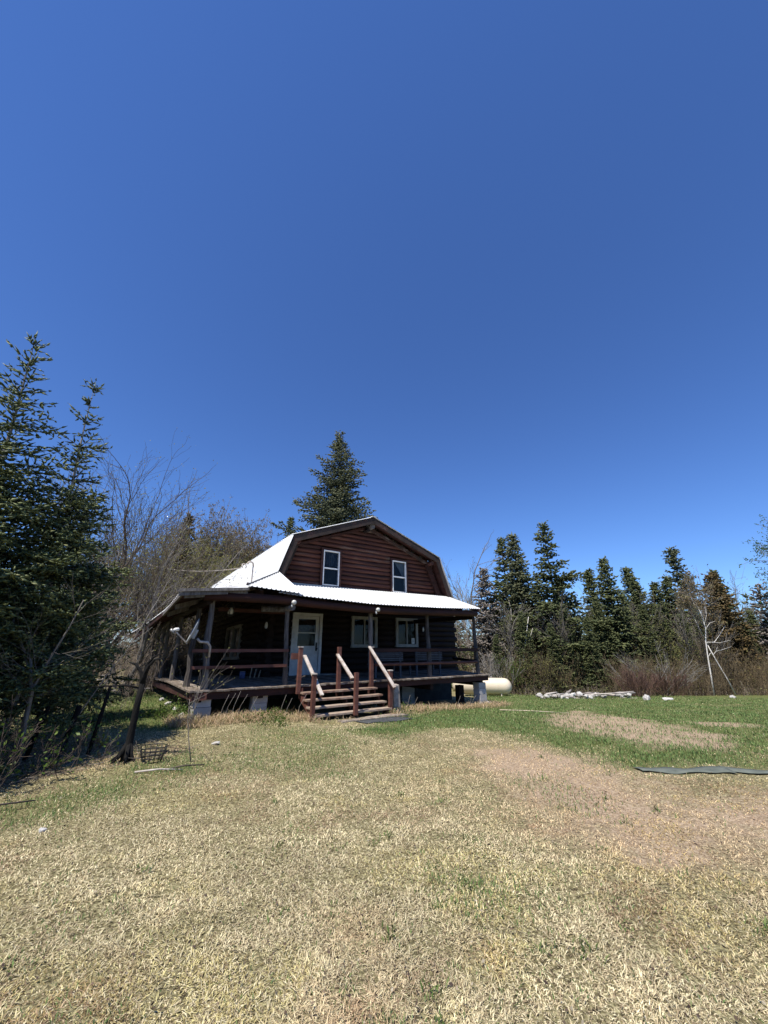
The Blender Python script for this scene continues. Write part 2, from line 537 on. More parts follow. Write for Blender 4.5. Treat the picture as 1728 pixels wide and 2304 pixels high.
def spindles(P0, P1, R, rng, n=3, belly=0.4):
    """needle clad shoots: pointed at both ends; tris"""
    P0, P1 = np.asarray(P0, float), np.asarray(P1, float)
    m_ = len(P0)
    D, S, T = frames(P1 - P0)
    ph = rng.uniform(0, 6.28, m_)
    V = np.empty((m_, n + 2, 3))
    V[:, 0] = P0
    V[:, n + 1] = P1
    mid_ = P0 + (P1 - P0) * belly
    for k in range(n):
        a = 2 * math.pi * k / n + ph
        V[:, 1 + k] = mid_ + (S * np.cos(a)[:, None] + T * np.sin(a)[:, None]) * np.asarray(R)[:, None]
    q = np.array([[0, 1 + (k + 1) % n, 1 + k] for k in range(n)] + [[n + 1, 1 + k, 1 + (k + 1) % n] for k in range(n)])
    F = (np.arange(m_)[:, None, None] * (n + 2) + q[None]).reshape(-1, 3)
    return V.reshape(-1, 3), F


def leaf_tris(P, size, rng, D=None):
    """small pointed leaf faces with random orientation: one quad (diamond) each"""
    m_ = len(P)
    if D is None:
        D = rng.normal(size=(m_, 3))
    D, S, T = frames(D)
    a = rng.uniform(0, 6.28, m_)[:, None]
    W = S * np.cos(a) + T * np.sin(a)
    sz = np.asarray(size)[:, None] if hasattr(size, '__len__') else np.full((m_, 1), size)
    V = np.stack([P, P + D * sz * 0.5 + W * sz * 0.3, P + D * sz, P + D * sz * 0.5 - W * sz * 0.3], axis=1)
    F = (np.arange(m_)[:, None] * 4 + np.arange(4)[None])
    return V.reshape(-1, 3), F


# ------------------------------------------------------------------ terrain
def sst(a, b2, x):
    t_ = np.clip((x - a) / (b2 - a), 0, 1)
    return t_ * t_ * (3 - 2 * t_)


def bumps(x, y):
    return (0.022 * np.sin(1.7 * x + 0.6 * y + 1) * np.sin(1.3 * y - 0.5 * x) + 0.014 * np.sin(4.1 * x + 2.2 * y) * np.sin(3.7 * y - 1.1 * x + 2)
            + 0.008 * np.sin(9.3 * x - 3.1 * y) * np.sin(8.1 * y + 2.4 * x))


def terrain(x, y):
    x, y = np.asarray(x, float), np.asarray(y, float)
    d = -0.066 * (np.logaddexp(0, np.clip((y - 9.5) * 1.2, -50, 600)) / 1.2) * sst(-6, 1.5, x)
    d = np.maximum(d, -1.6) + 0.06 * sst(-2, -6, x) * (y > 7) * sst(7, 9, y)
    return d + bumps(x, y) * sst(200, 60, np.hypot(x, y))


def tz(x, y):
    return float(terrain(x, y))


Z_GL = [(-12.74, 15.12), (-11.39, 17.61), (-9.31, 17.04), (-4.84, 10.82), (-4.17, 8.82), (-4.81, 8.83), (-5.68, 8.41), (-6.71, 7.94)]
Z_GE = [(-4.49, 4.34), (-4.3, 5.11), (-3.95, 5.8), (-3.51, 6.61), (-3.14, 7.21), (-2.54, 6.5), (-2.65, 5.71), (-2.89, 5.11), (-3.43, 4.55)]
Z_GR = [(0.48, 11.49), (2.14, 15.17), (3.84, 16.36), (5.0, 26.0), (30, 30), (30, 12), (10.5, 8.2), (6.54, 6.99), (5.03, 6.46), (3.63, 6.46), (3.18, 7.28), (2.76, 8.11), (2.04, 9.26), (1.1, 9.26), (0.3, 8.5), (-0.6, 8.9)]
Z_S1 = [(4.63, 12.2), (5.97, 13.25), (6.33, 10.53), (6.6, 8.52), (5.6, 7.33), (4.43, 7.52), (4.03, 8.52), (3.85, 9.76)]
Z_S2 = [(7.4, 10.6), (8.5, 9.8), (8.2, 9.26), (7.14, 9.76)]
Z_S3 = [(1.2, 8.6), (2.56, 7.58), (2.93, 6.74), (3.33, 5.98), (5.16, 5.63), (9, 5.9), (9, 2.8), (3.3, 3.1), (2.2, 3.5), (1.6, 4.4), (1.0, 6.1)]
Z_GM = [(1.53, 6.08), (2.24, 5.89), (2.53, 4.75), (2.09, 4.69), (1.71, 5.25)]
Z_GW = [(0.27, 3.49), (0.9, 3.66), (1.65, 3.24), (1.57, 3.07), (1.06, 3.09), (0.49, 2.99)]
Z_B = [[(-0.55, 3.33), (-0.01, 3.19), (0.08, 2.66), (-0.25, 2.81)], [(-0.36, 2.58), (0.01, 2.61), (0.07, 2.25), (-0.36, 2.25)], [(0.4, 2.9), (0.62, 3.0), (0.75, 2.75), (0.5, 2.6)]]
Z_SG = [(-2.82, 9.4), (-0.92, 9.2), (-0.25, 5.9), (-1.48, 5.7), (-2.68, 6.99)]
Z_DEEP = [(-6.5, 4.4), (-4.9, 5.0), (-4.2, 5.9), (-3.5, 6.6), (-2.9, 7.3), (-4.6, 7.6), (-6.4, 8.0), (-9.0, 8.0), (-9, 4)]


def sdf(poly, x, y):
    """signed distance, positive inside"""
    p = np.asarray(poly, float)
    x, y = np.asarray(x, float), np.asarray(y, float)
    d = np.full(x.shape, 1e9)
    ins = np.zeros(x.shape, bool)
    for i in range(len(p)):
        a, c2 = p[i], p[(i + 1) % len(p)]
        e = c2 - a
        wx, wy = x - a[0], y - a[1]
        t_ = np.clip((wx * e[0] + wy * e[1]) / (e @ e), 0, 1)
        d = np.minimum(d, np.hypot(wx - e[0] * t_, wy - e[1] * t_))
        cond = ((a[1] > y) != (c2[1] > y))
        with np.errstate(divide='ignore', invalid='ignore'):
            xi = a[0] + e[0] * (y - a[1]) / (e[1] if e[1] != 0 else 1e-9)
        ins ^= cond & (x < xi)
    return np.where(ins, d, -d)


def vnoise(x, y, s, seed=0):
    """value noise in numpy"""
    x, y = np.asarray(x) * s, np.asarray(y) * s
    xi, yi = np.floor(x).astype(np.int64), np.floor(y).astype(np.int64)
    xf, yf = x - xi, y - yi
    xf, yf = xf * xf * (3 - 2 * xf), yf * yf * (3 - 2 * yf)

    def h(a, b2):
        n_ = (a * 374761393 + b2 * 668265263 + seed * 1442695041) & 0x7fffffff
        n_ = ((n_ ^ (n_ >> 13)) * 1274126177) & 0x7fffffff
        return ((n_ ^ (n_ >> 16)) & 0xffff) / 65535.0
    return (h(xi, yi) * (1 - xf) + h(xi + 1, yi) * xf) * (1 - yf) + (h(xi, yi + 1) * (1 - xf) + h(xi + 1, yi + 1) * xf) * yf


def fbm(x, y, s, seed=0):
    return 0.55 * vnoise(x, y, s, seed) + 0.3 * vnoise(x, y, s * 2.3, seed + 7) + 0.15 * vnoise(x, y, s * 5.1, seed + 13)


def zones(x, y):
    w = (fbm(x, y, 0.9, 3) - 0.5) * 1.6
    g = np.zeros(np.shape(x))
    for p, soft, amt in ((Z_GL, 1.2, 0.85), (Z_GE, 0.9, 0.55), (Z_GR, 1.8, 0.95), (Z_GM, 0.5, 0.5), (Z_GW, 0.6, 0.32), (Z_SG, 1.0, 0.38), (Z_DEEP, 0.8, 0.35)):
        g = np.maximum(g, amt * sst(-soft * 0.5, soft * 0.5, sdf(p, x, y) + w * soft * 0.45))
    g = g * (0.26 + 0.75 * fbm(x, y, 1.1, 21) + 0.5 * fbm(x, y, 3.2, 22))
    far = np.maximum(sst(30, 45, y), sst(-14, -20, x))
    g = np.maximum(g, 0.4 * far)
    s = np.zeros(np.shape(x))
    for p, soft, amt in ((Z_S1, 1.5, 1.0), (Z_S2, 0.8, 0.8), (Z_S3, 3.0, 0.76), (Z_B[0], 0.3, 0.5), (Z_B[1], 0.3, 0.6), (Z_B[2], 0.2, 0.4), (Z_DEEP, 0.8, 0.5)):
        s = np.maximum(s, amt * sst(-soft * 0.5, soft * 0.5, sdf(p, x, y) + w * soft * 0.4))
    s = s * (0.40 + 0.70 * fbm(x, y, 1.3, 5) + 0.45 * fbm(x, y, 4.5, 6))
    return np.clip(g, 0, 1), np.clip(s, 0, 1)


def axis(lo, hi, step, far):
    core = np.arange(lo, hi + 1e-6, step)
    g = 1.35
    left, right, d, p = [], [], step, lo
    while p > -far:
        d *= g
        p -= d
        left.append(p)
    d, p = step, hi
    while p < far:
        d *= g
        p += d
        right.append(p)
    return np.concatenate([left[::-1], core, right])


gx, gy = axis(-14, 20, 0.2, 900), axis(-3, 30, 0.2, 900)
X, Y = np.meshgrid(gx, gy)
GV = np.stack([X, Y, terrain(X, Y)], axis=-1).reshape(-1, 3)
nx, ny = len(gx), len(gy)
ii = (np.arange(ny - 1)[:, None] * nx + np.arange(nx - 1)[None]).ravel()
GF = np.stack([ii, ii + 1, ii + nx + 1, ii + nx], axis=1)
gme = np_mesh('ground', GV, GF, 'ground', smooth=True)
zg_v, zs_v = zones(GV[:, 0], GV[:, 1])
for nm, arr in (('green', zg_v), ('soil', zs_v)):
    a = gme.attributes.new(nm, 'FLOAT', 'POINT')
    a.data.foreach_set('value', arr.astype(np.float32))
tag(link('ground', gme), kind='structure')

# ------------------------------------------------------------------ the log house
HB = (9.4, 14.1, 0.0)
house = empty('log_house', hw(*HB), ROT)
tag(house, 'dark red log house with gambrel gable, white metal roof and wraparound porch', 'house')
rng = random.Random(5)


def sagf(u, v):
    return -0.034 * max(0.0, v - 14.1)


def H(mb, name, mat, parent=house, sag=True):
    return mb.build(name, mat, parent, HB, sagf if sag else None)


DZ = 0.66           # deck level
WV = 14.1           # front wall plane
UL, UR = 4.85, 13.95
BACK = 26.5
APEX = (9.05, 6.98)
BRK_L, BRK_R = (5.45, 5.60), (12.85, 5.66)
BAS_L, BAS_R = (4.93, 4.05), (13.62, 3.80)


def gable_range(z):
    """inside u-range of the gable wall at height z"""
    def on(z_, a, b2):
        return a[0] + (b2[0] - a[0]) * (z_ - a[1]) / (b2[1] - a[1])
    if z > BRK_L[1]:
        l = on(z, BRK_L, APEX)
    else:
        l = on(z, BAS_L, BRK_L)
    if z > BRK_R[1]:
        r = on(z, BRK_R, APEX)
    else:
        r = on(z, BAS_R, BRK_R)
    return l, r


# front wall: backing slab with the gambrel outline
zz = 0.12
pts = [(UL, 0.30), (UR, 0.30), (UR, 3.85), (BAS_R[0], 3.85), BRK_R, APEX, BRK_L, (BAS_L[0], 3.85), (UL, 3.85)]
ins = [(u + (0.06 if u < 9 else -0.06), z - (0.05 if z > 5 else 0)) for u, z in pts]
mb = MB()
n = len(ins)
mb.poly([(u, WV + 0.16, z) for u, z in ins] + [(u, WV + 0.30, z) for u, z in ins],
        [tuple(range(n)), tuple(range(2 * n - 1, n - 1, -1))] + [(i, i + n, (i + 1) % n + n, (i + 1) % n) for i in range(n)])
front = H(mb, 'front_wall', 'shaded_log')


def log_piece(u0, u1, z, r, parent, mat='stained_log', v=WV + 0.09, wob=0.008, n=10):
    segs = max(2, int((u1 - u0) / 0.9) + 1)
    mb = MB()
    P = [(u0 + (u1 - u0) * i / segs, v + rng.uniform(-wob, wob), z + rng.uniform(-wob, wob)) for i in range(segs + 1)]
    mb.tube(P, [r * rng.uniform(0.95, 1.05) for _ in P], n=n, flat=0.95)
    return H(mb, 'log', mat, parent)


UW = [(6.84, 7.78, 3.86, 5.50), (10.34, 11.32, 3.86, 5.50)]       # upper window openings with trim
PITCH_L = 0.187
z = 3.80
k = 0
while z < 6.78:
    l0, r0 = gable_range(z - 0.02)
    l0, r0 = l0 + 0.10, r0 - 0.10
    if z > 5.6:
        l0, r0 = l0 + 0.16, r0 - 0.16
    cuts = [(a, c2) for a, c2, z0, z1 in UW if z0 - 0.02 < z < z1]
    us = l0
    for a, c2 in cuts + [(r0, r0)]:
        if a - us > 0.12:
            log_piece(us, a, z, PITCH_L * 0.512, front)
        us = c2
    z += PITCH_L
    k += 1

# lower front wall logs, the shade of the porch put into their colour
LW = [(5.80, 7.02, 0.60, 2.84), (8.34, 9.60, 1.60, 2.82), (10.58, 11.82, 1.62, 2.84)]
z = 0.62
k = 0
while z < 3.75:
    ext = 0.28 if k % 2 == 0 else 0.16
    us = UL - ext
    end = UR + ext + 0.1
    cuts = [(a, c2) for a, c2, z0, z1 in LW if z0 - 0.05 < z < z1]
    for a, c2 in cuts + [(end, end)]:
        if a - us > 0.12:
            log_piece(us, a, z, 0.125, front, 'shaded_log', n=8)
        us = c2
    z += 0.225
    k += 1

# left wall, right wall and back
mb = MB().box((UL + 0.16, WV + 0.31, 0.3), (UL + 0.34, BACK, 3.9))
left_wall = H(mb, 'left_wall', 'shaded_log')
SW = [(17.0, 19.2, 1.25, 2.62), (22.4, 24.4, 1.30, 2.60)]
z = 0.72
k = 0
while z < 3.6:
    vs = WV - (0.30 if k % 2 == 0 else 0.18)
    cuts = [(a, c2) for a, c2, z0, z1 in SW if z0 - 0.05 < z < z1]
    for a, c2 in cuts + [(BACK + 0.25, BACK + 0.25)]:
        if a - vs > 0.12:
            P = [(UL + 0.09 + rng.uniform(-.01, .01), vs + (a - vs) * i / 5, z + rng.uniform(-.01, .01)) for i in range(6)]
            H(MB().tube(P, 0.125, n=8), 'log', 'shaded_log', left_wall)
        vs = c2
    z += 0.225
    k += 1
H(MB().box((UR - 0.3, WV + 0.31, 0.3), (UR - 0.02, BACK, 3.9)), 'right_wall', 'shaded_log')
mb = MB()
mb.poly([(u, BACK, z) for u, z in ins] + [(u, BACK - 0.15, z) for u, z in ins],
        [tuple(range(n))[::-1], tuple(range(n, 2 * n))] + [(i, (i + 1) % n, (i + 1) % n + n, i + n) for i in range(n)])
H(mb, 'back_wall', 'shaded_log')
H(MB().box((UL + 0.05, WV + 0.05, -1.2), (UR - 0.1, BACK - 0.1, 0.5)), 'foundation_wall', 'foundation')


# corrugated sheets ----------------------------------------------------------------
def sheet(A, B, C, D, ribs, h=0.022, thick=0.006, per=4):
    """ribbed sheet over the quad A-B (low edge) D-C (high edge); ribs run low to high"""
    A, B, C, D = map(Vector, (A, B, C, D))
    nrm = (B - A).cross(D - A).normalized()
    if nrm.z < 0:
        nrm = -nrm
    prof = []
    for i in range(ribs):
        for a, hh in ((0.0, 0.0), (0.56, 0.0), (0.70, 1.0), (0.86, 1.0)):
            prof.append(((i + a) / ribs, hh * h))
    prof.append((1.0, 0.0))
    lo = [A.lerp(B, t_) + nrm * hh for t_, hh in prof]
    hi = [D.lerp(C, t_) + nrm * hh for t_, hh in prof]
    mb = MB()
    n_ = len(prof)
    off = nrm * thick
    V_ = lo + hi + [p - off for p in lo] + [p - off for p in hi]
    F_ = [(i, i + 1, n_ + i + 1, n_ + i) for i in range(n_ - 1)] + [(2 * n_ + i, 3 * n_ + i, 3 * n_ + i + 1, 2 * n_ + i + 1) for i in range(n_ - 1)]
    F_ += [(i, 2 * n_ + i, 2 * n_ + i + 1, i + 1) for i in range(n_ - 1)] + [(n_ + i, n_ + i + 1, 3 * n_ + i + 1, 3 * n_ + i) for i in range(n_ - 1)]
    mb.poly(V_, F_)
    return mb


# main gambrel roof, overhanging the gable
RF = 13.52
ov = 0.07
planes = [  # low edge (u,z), high edge (u,z)
    ('upper', (BRK_L[0] - 0.10, BRK_L[1] + 0.08), (APEX[0], APEX[1] + 0.11)),
    ('upper', (BRK_R[0] + 0.10, BRK_R[1] + 0.08), (APEX[0], APEX[1] + 0.11)),
    ('lower', (BAS_L[0] - 0.10, BAS_L[1] - 0.02), (BRK_L[0] - 0.08, BRK_L[1] + 0.07)),
    ('lower', (BAS_R[0] + 0.12, BAS_R[1] - 0.02), (BRK_R[0] + 0.08, BRK_R[1] + 0.07)),
]
gam = H(MB().bar((APEX[0], RF + 0.01, APEX[1] + 0.125), (APEX[0], BACK + 0.3, APEX[1] + 0.125), 0.22, 0.02), 'gambrel_roof', 'white_metal')
tag(gam, 'white ribbed metal gambrel roof')
NP = 14
for kind, lo, hi in planes:
    for i in range(NP):
        v0 = RF + (BACK + 0.3 - RF) * i / NP
        v1 = RF + (BACK + 0.3 - RF) * (i + 1) / NP
        H(sheet((lo[0], v0, lo[1]), (lo[0], v1, lo[1]), (hi[0], v1, hi[1]), (hi[0], v0, hi[1]), 5, h=0.035), 'roof_panel', 'white_metal', gam)

# rake boards and soffit at the gable
def rake(p, q, w, mat, name, v0=RF + 0.03, v1=RF + 0.09, off=0.0):
    p, q = Vector((p[0], 0, p[1])), Vector((q[0], 0, q[1]))
    d = (q - p).normalized()
    nn = Vector((d.z, 0, -d.x))
    if nn.z > 0:
        nn = -nn
    a, b2 = p + nn * off, q + nn * off
    c2, e = q + nn * (off + w), p + nn * (off + w)
    mb = MB().hexa([(a.x, v0, a.z), (b2.x, v0, b2.z), (b2.x, v1, b2.z), (a.x, v1, a.z), (e.x, v0, e.z), (c2.x, v0, c2.z), (c2.x, v1, c2.z), (e.x, v1, e.z)])
    return H(mb, name, mat)


apx = (APEX[0], APEX[1] + 0.06)
rake((BRK_L[0] - 0.08, BRK_L[1] + 0.03), apx, 0.24, 'rake_board', 'rake_board')
rake(apx, (BRK_R[0] + 0.08, BRK_R[1] + 0.03), 0.24, 'rake_board', 'rake_board')
rake((BAS_L[0] - 0.04, BAS_L[1]), (BRK_L[0] - 0.04, BRK_L[1] - 0.02), 0.20, 'rake_board', 'rake_board', RF + 0.035, RF + 0.095)
rake((BRK_R[0] + 0.04, BRK_R[1] - 0.02), (BAS_R[0] + 0.06, BAS_R[1] - 0.05), 0.20, 'rake_board', 'rake_board', RF + 0.035, RF + 0.095)
# inner barge logs against the wall
for p, q, w, mt in (((BAS_L[0] + 0.16, BAS_L[1] - 0.05), (BRK_L[0] + 0.17, BRK_L[1] - 0.16), 0.17, 'rake_board'),
                    ((BRK_R[0] - 0.20, BRK_R[1] - 0.16), (BAS_R[0] - 0.22, BAS_R[1] + 0.02), 0.26, 'dark_red_board'),
                    ((BRK_L[0] + 0.02, BRK_L[1] - 0.22), (APEX[0], APEX[1] - 0.22), 0.10, 'dark_red_board'),
                    ((APEX[0], APEX[1] - 0.22), (BRK_R[0] - 0.02, BRK_R[1] - 0.22), 0.13, 'rake_board')):
    rake(p, q, w, mt, 'trim_board', WV - 0.12, WV - 0.02)
# soffit planks under the overhang
for lo, hi in ((BRK_L, APEX), (BRK_R, APEX), (BAS_L, BRK_L), (BAS_R, BRK_R)):
    s_ = 0.03 if lo[0] < 9 else -0.03
    for j in range(3):
        v0 = RF + 0.10 + j * 0.19
        mb = MB().hexa([(lo[0] + s_, v0, lo[1] - 0.02), (hi[0], v0, hi[1] - 0.03), (hi[0], v0 + 0.18, hi[1] - 0.03), (lo[0] + s_, v0 + 0.18, lo[1] - 0.02),
                        (lo[0] + s_, v0, lo[1] + 0.02), (hi[0], v0, hi[1] + 0.01), (hi[0], v0 + 0.18, hi[1] + 0.01), (lo[0] + s_, v0 + 0.18, lo[1] + 0.02)])
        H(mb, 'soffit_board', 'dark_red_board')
# purlin ends
H(MB().tube([(APEX[0], RF + 0.12, APEX[1] - 0.30), (APEX[0], WV + 0.1, APEX[1] - 0.30)], 0.12, n=10), 'purlin', 'grey_post')
H(MB().tube([(APEX[0] - 0.14, RF + 0.22, APEX[1] - 0.47), (APEX[0] - 0.14, WV + 0.1, APEX[1] - 0.47)], 0.08, n=8), 'purlin', 'shaded_log')
H(MB().tube([(BRK_R[0] - 0.28, RF + 0.15, BRK_R[1] - 0.2), (BRK_R[0] - 0.28, WV + 0.1, BRK_R[1] - 0.2)], 0.10, n=8), 'purlin', 'dark_red_board')
H(MB().tube([(BRK_L[0] + 0.22, RF + 0.15, BRK_L[1] - 0.12), (BRK_L[0] + 0.22, WV + 0.1, BRK_L[1] - 0.12)], 0.08, n=8), 'purlin', 'dark_red_board')


# windows and door ----------------------------------------------------------------
def frame_boxes(mb, u0, u1, z0, z1, w, v0, v1):
    mb.box((u0, v0, z0), (u0 + w, v1, z1)).box((u1 - w, v0, z0), (u1, v1, z1))
    mb.box((u0 + w, v0, z0), (u1 - w, v1, z0 + w)).box((u0 + w, v0, z1 - w), (u1 - w, v1, z1))
    return mb


for i, (a, c2, z0, z1) in enumerate(UW):
    w = H(frame_boxes(MB(), a, c2, z0, z1, 0.095, WV - 0.035, WV + 0.17), 'window', 'dark_red_board')
    tag(w, ('taller looking upstairs window on the left of the gable', 'upstairs window on the right with a drawn back white curtain')[i])
    b0, b1, y0, y1 = a + 0.10, c2 - 0.10, z0 + 0.10, z1 - 0.10
    H(frame_boxes(MB(), b0, b1, y0, y1, 0.042, WV - 0.05, WV + 0.10), 'frame', 'white_paint', w)
    zm = (y0 + y1) / 2 - 0.02
    H(MB().box((b0 + 0.044, WV - 0.035, zm - 0.024), (b1 - 0.044, WV + 0.06, zm + 0.024)), 'sash_bar', 'white_paint', w)
    H(MB().box((b0 + 0.044, WV + 0.030, zm + 0.026), (b1 - 0.044, WV + 0.036, y1 - 0.044)), 'pane', 'window_glass', w)
    H(MB().box((b0 + 0.044, WV + 0.010, y0 + 0.044), (b1 - 0.044, WV + 0.016, zm - 0.026)), 'pane', 'window_glass', w)
    H(MB().box((b0 + 0.02, WV + 0.13, y0 + 0.02), (b1 - 0.02, WV + 0.15, y1 - 0.02)), 'room_shade_board', 'room_dark', w)  # added dark board behind the panes, painted as the unlit room
    if i == 1:
        mb = MB()
        cu = [(b0 + 0.20 + (b1 - b0 - 0.25) * t_ / 8, WV + 0.095 + (0.012 if t_ % 2 else -0.012)) for t_ in range(9)]
        top = [(u, v, y1 - 0.05) for u, v in cu]
        bot = [(b1 - 0.06 - (b1 - 0.06 - u) * 0.12, v, zm + 0.05) for u, v in cu]
        mb.poly(top + bot, [(j, j + 1, 9 + j + 1, 9 + j) for j in range(8)])
        H(mb, 'curtain', 'curtain', w)
    else:
        mb = MB()
        cu = [(b0 + 0.06 + (b1 - b0 - 0.12) * t_ / 10, WV + 0.10 + (0.012 if t_ % 2 else -0.012)) for t_ in range(11)]
        mb.poly([(u, v, y1 - 0.05) for u, v in cu] + [(u, v, zm + 0.12 + 0.05 * math.sin(j)) for j, (u, v) in enumerate(cu)], [(j, j + 1, 11 + j + 1, 11 + j) for j in range(10)])
        H(mb, 'curtain', 'dark_bench', w)

for i, (a, c2, z0, z1) in enumerate(LW[1:]):
    w = H(frame_boxes(MB(), a, c2, z0, z1, 0.12, WV - 0.08, WV + 0.12), 'window', 'shaded_white_paint')
    tag(w, ('white framed sliding window nearer the door', 'white framed sliding window with a paper notice')[i])
    b0, b1, y0, y1 = a + 0.121, c2 - 0.121, z0 + 0.121, z1 - 0.121
    um = (b0 + b1) / 2
    H(MB().box((um - 0.025, WV - 0.06, y0), (um + 0.025, WV + 0.05, y1)), 'sash_bar', 'shaded_white_paint', w)
    for p, q in ((b0, um - 0.026), (um + 0.026, b1)):
        H(MB().box((p, WV - 0.01, y0), (q, WV - 0.004, y1)), 'pane', 'window_glass', w)
    H(MB().box((b0, WV + 0.09, y0), (b1, WV + 0.10, y1)), 'room_shade_board', 'room_dark', w)  # dark board stands for the room's shade behind the glass
    if i == 1:
        H(MB().box((b1 - 0.22, WV - 0.02, y0 + 0.02), (b1 - 0.04, WV - 0.014, y0 + 0.26)), 'notice', 'paper_white', w)
        H(MB().box((b1 - 0.19, WV - 0.024, y0 + 0.08), (b1 - 0.10, WV - 0.021, y0 + 0.20)), 'notice_print', 'dull_metal', w)

a, c2, z0, z1 = LW[0]
door = H(frame_boxes(MB(), a, c2, z0 + 0.06, z1, 0.11, WV - 0.08, WV + 0.12), 'door', 'white_paint')
tag(door, 'white half glazed front door')
d0, d1, e0, e1 = a + 0.115, c2 - 0.115, DZ + 0.02, z1 - 0.115
mb = MB().box((d0, WV - 0.03, e0), (d1, WV + 0.02, e0 + 0.98))
mb.box((d0, WV - 0.03, e0 + 0.98), (d0 + 0.14, WV + 0.02, e1)).box((d1 - 0.14, WV - 0.03, e0 + 0.98), (d1, WV + 0.02, e1))
mb.box((d0 + 0.14, WV - 0.03, e1 - 0.11), (d1 - 0.14, WV + 0.02, e1)).box((d0 + 0.14, WV - 0.03, e0 + 1.42), (d1 - 0.14, WV + 0.02, e0 + 1.46))
H(mb, 'door_leaf', 'white_paint', door)
H(MB().box((d0 + 0.14, WV - 0.012, e0 + 0.98), (d1 - 0.14, WV - 0.006, e0 + 1.42)), 'pane', 'window_glass', door)
H(MB().box((d0 + 0.14, WV - 0.012, e0 + 1.46), (d1 - 0.14, WV - 0.006, e1 - 0.11)), 'pane', 'window_glass', door)
H(MB().box((d0 + 0.14, WV + 0.03, e0 + 1.46), (d1 - 0.14, WV + 0.04, e1 - 0.11)), 'lace_curtain', 'lace', door)
H(MB().box((d0 + 0.10, WV + 0.06, e0 + 0.9), (d1 - 0.10, WV + 0.07, e1)), 'room_shade_board', 'room_dark', door)  # dark board behind the door glass, room darkness as colour
H(MB().box((d1 - 0.115, WV - 0.05, e0 + 0.80), (d1 - 0.055, WV - 0.031, e0 + 1.10)).tube([(d1 - 0.085, WV - 0.04, e0 + 0.88), (d1 - 0.085, WV - 0.11, e0 + 0.88)], 0.032, n=8), 'door_handle', 'black_iron', door)

for a, c2, z0, z1 in SW:
    mb = MB()
    v0, v1 = UL - 0.08, UL + 0.10
    for p, q in (((v0, a, z0), (v1, a + 0.11, z1)), ((v0, c2 - 0.11, z0), (v1, c2, z1)), ((v0, a + 0.11, z0), (v1, c2 - 0.11, z0 + 0.11)), ((v0, a + 0.11, z1 - 0.11), (v1, c2 - 0.11, z1)), ((v0, (a + c2) / 2 - 0.05, z0 + .11), (v1, (a + c2) / 2 + 0.05, z1 - .11))):
        mb.box(p, q)
    w = H(mb, 'window', 'shaded_white_paint')
    H(MB().box((UL, a + 0.11, z0 + 0.11), (UL + 0.006, (a + c2) / 2 - 0.05, z1 - 0.11)), 'pane', 'window_glass', w)
    H(MB().box((UL, (a + c2) / 2 + 0.05, z0 + 0.11), (UL + 0.006, c2 - 0.11, z1 - 0.11)), 'pane', 'window_glass', w)
    H(MB().box((UL + 0.06, a + 0.11, z0 + 0.11), (UL + 0.07, (a + c2) / 2 - 0.3, z1 - 0.11)), 'curtain', 'cream_plank', w)

# porch deck ----------------------------------------------------------------
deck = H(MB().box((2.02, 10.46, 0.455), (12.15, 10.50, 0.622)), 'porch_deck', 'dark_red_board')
tag(deck, 'weathered plank porch deck')
u = 1.95
while u < 13.35:
    w = 0.14
    v0 = 10.40 + rng.uniform(-0.03, 0.03)
    if u > 12.2:
        v0 = 10.75 + (u - 12.2) * 2.6
    if v0 < 13.7:
        dz = rng.uniform(-0.006, 0.006)
        H(MB().box((u, v0, DZ - 0.038 + dz), (u + w, 14.02, DZ + dz)), 'deck_board', 'weathered_plank', deck)
    u += 0.15
v = 14.06
while v < BACK - 0.3:
    dz = rng.uniform(-0.006, 0.006)
    H(MB().box((1.95 + rng.uniform(-0.03, 0.03), v, DZ - 0.038 + dz), (4.70, v + 0.14, DZ + dz)), 'deck_board', 'weathered_plank', deck)
    v += 0.15
H(MB().box((2.02, 10.51, 0.455), (2.06, BACK - 0.4, 0.620)), 'rim_board', 'dark_red_board', deck)
for vv in (11.4, 12.6, 13.7):
    H(MB().box((2.2, vv, 0.44), (12.2, vv + 0.06, 0.615)), 'joist', 'shaded_log', deck)
for uu in (2.2, 3.65, 7.0, 9.4, 11.85):
    H(MB().box((uu - 0.06, 10.52, 0.28 if uu > 9 else 0.40), (uu + 0.06, 14.0, 0.45)), 'joist', 'shaded_log', deck)
H(MB().bar((1.98, 10.44, 0.52), (2.34, 10.43, 0.53), 0.03, 0.15), 'fascia_scrap', 'red_board', deck)

# porch roof: front plane with a sagging eave, hip piece, left plane ------------
def eave_z(u):
    xs = [2.9, 4.4, 6.9, 9.5, 11.7]
    zs2 = [3.05, 2.95, 2.87, 2.91, 2.99]
    return float(np.interp(u, xs, zs2))


proof = H(MB().box((5.3, 14.0, 3.80), (13.4, 14.03, 3.93)), 'porch_roof', 'dull_metal')
tag(proof, 'white corrugated metal porch roof with sagging eave')
NF = 11
for i in range(NF):
    t0, t1 = i / NF, (i + 1) / NF
    bu0, bu1 = 3.75 + (11.72 - 3.75) * t0, 3.75 + (11.72 - 3.75) * t1
    tu0, tu1 = 5.15 + (13.72 - 5.15) * t0, 5.15 + (13.72 - 5.15) * t1
    tzf = lambda t_: 3.84 + 0.14 * t_
    H(sheet((bu0, 10.18 + rng.uniform(-.015, .015), eave_z(bu0)), (bu1, 10.18, eave_z(bu1)), (tu1, 14.0, tzf(t1)), (tu0, 14.0, tzf(t0)), 6, h=0.022), 'roof_panel', 'white_metal', proof)
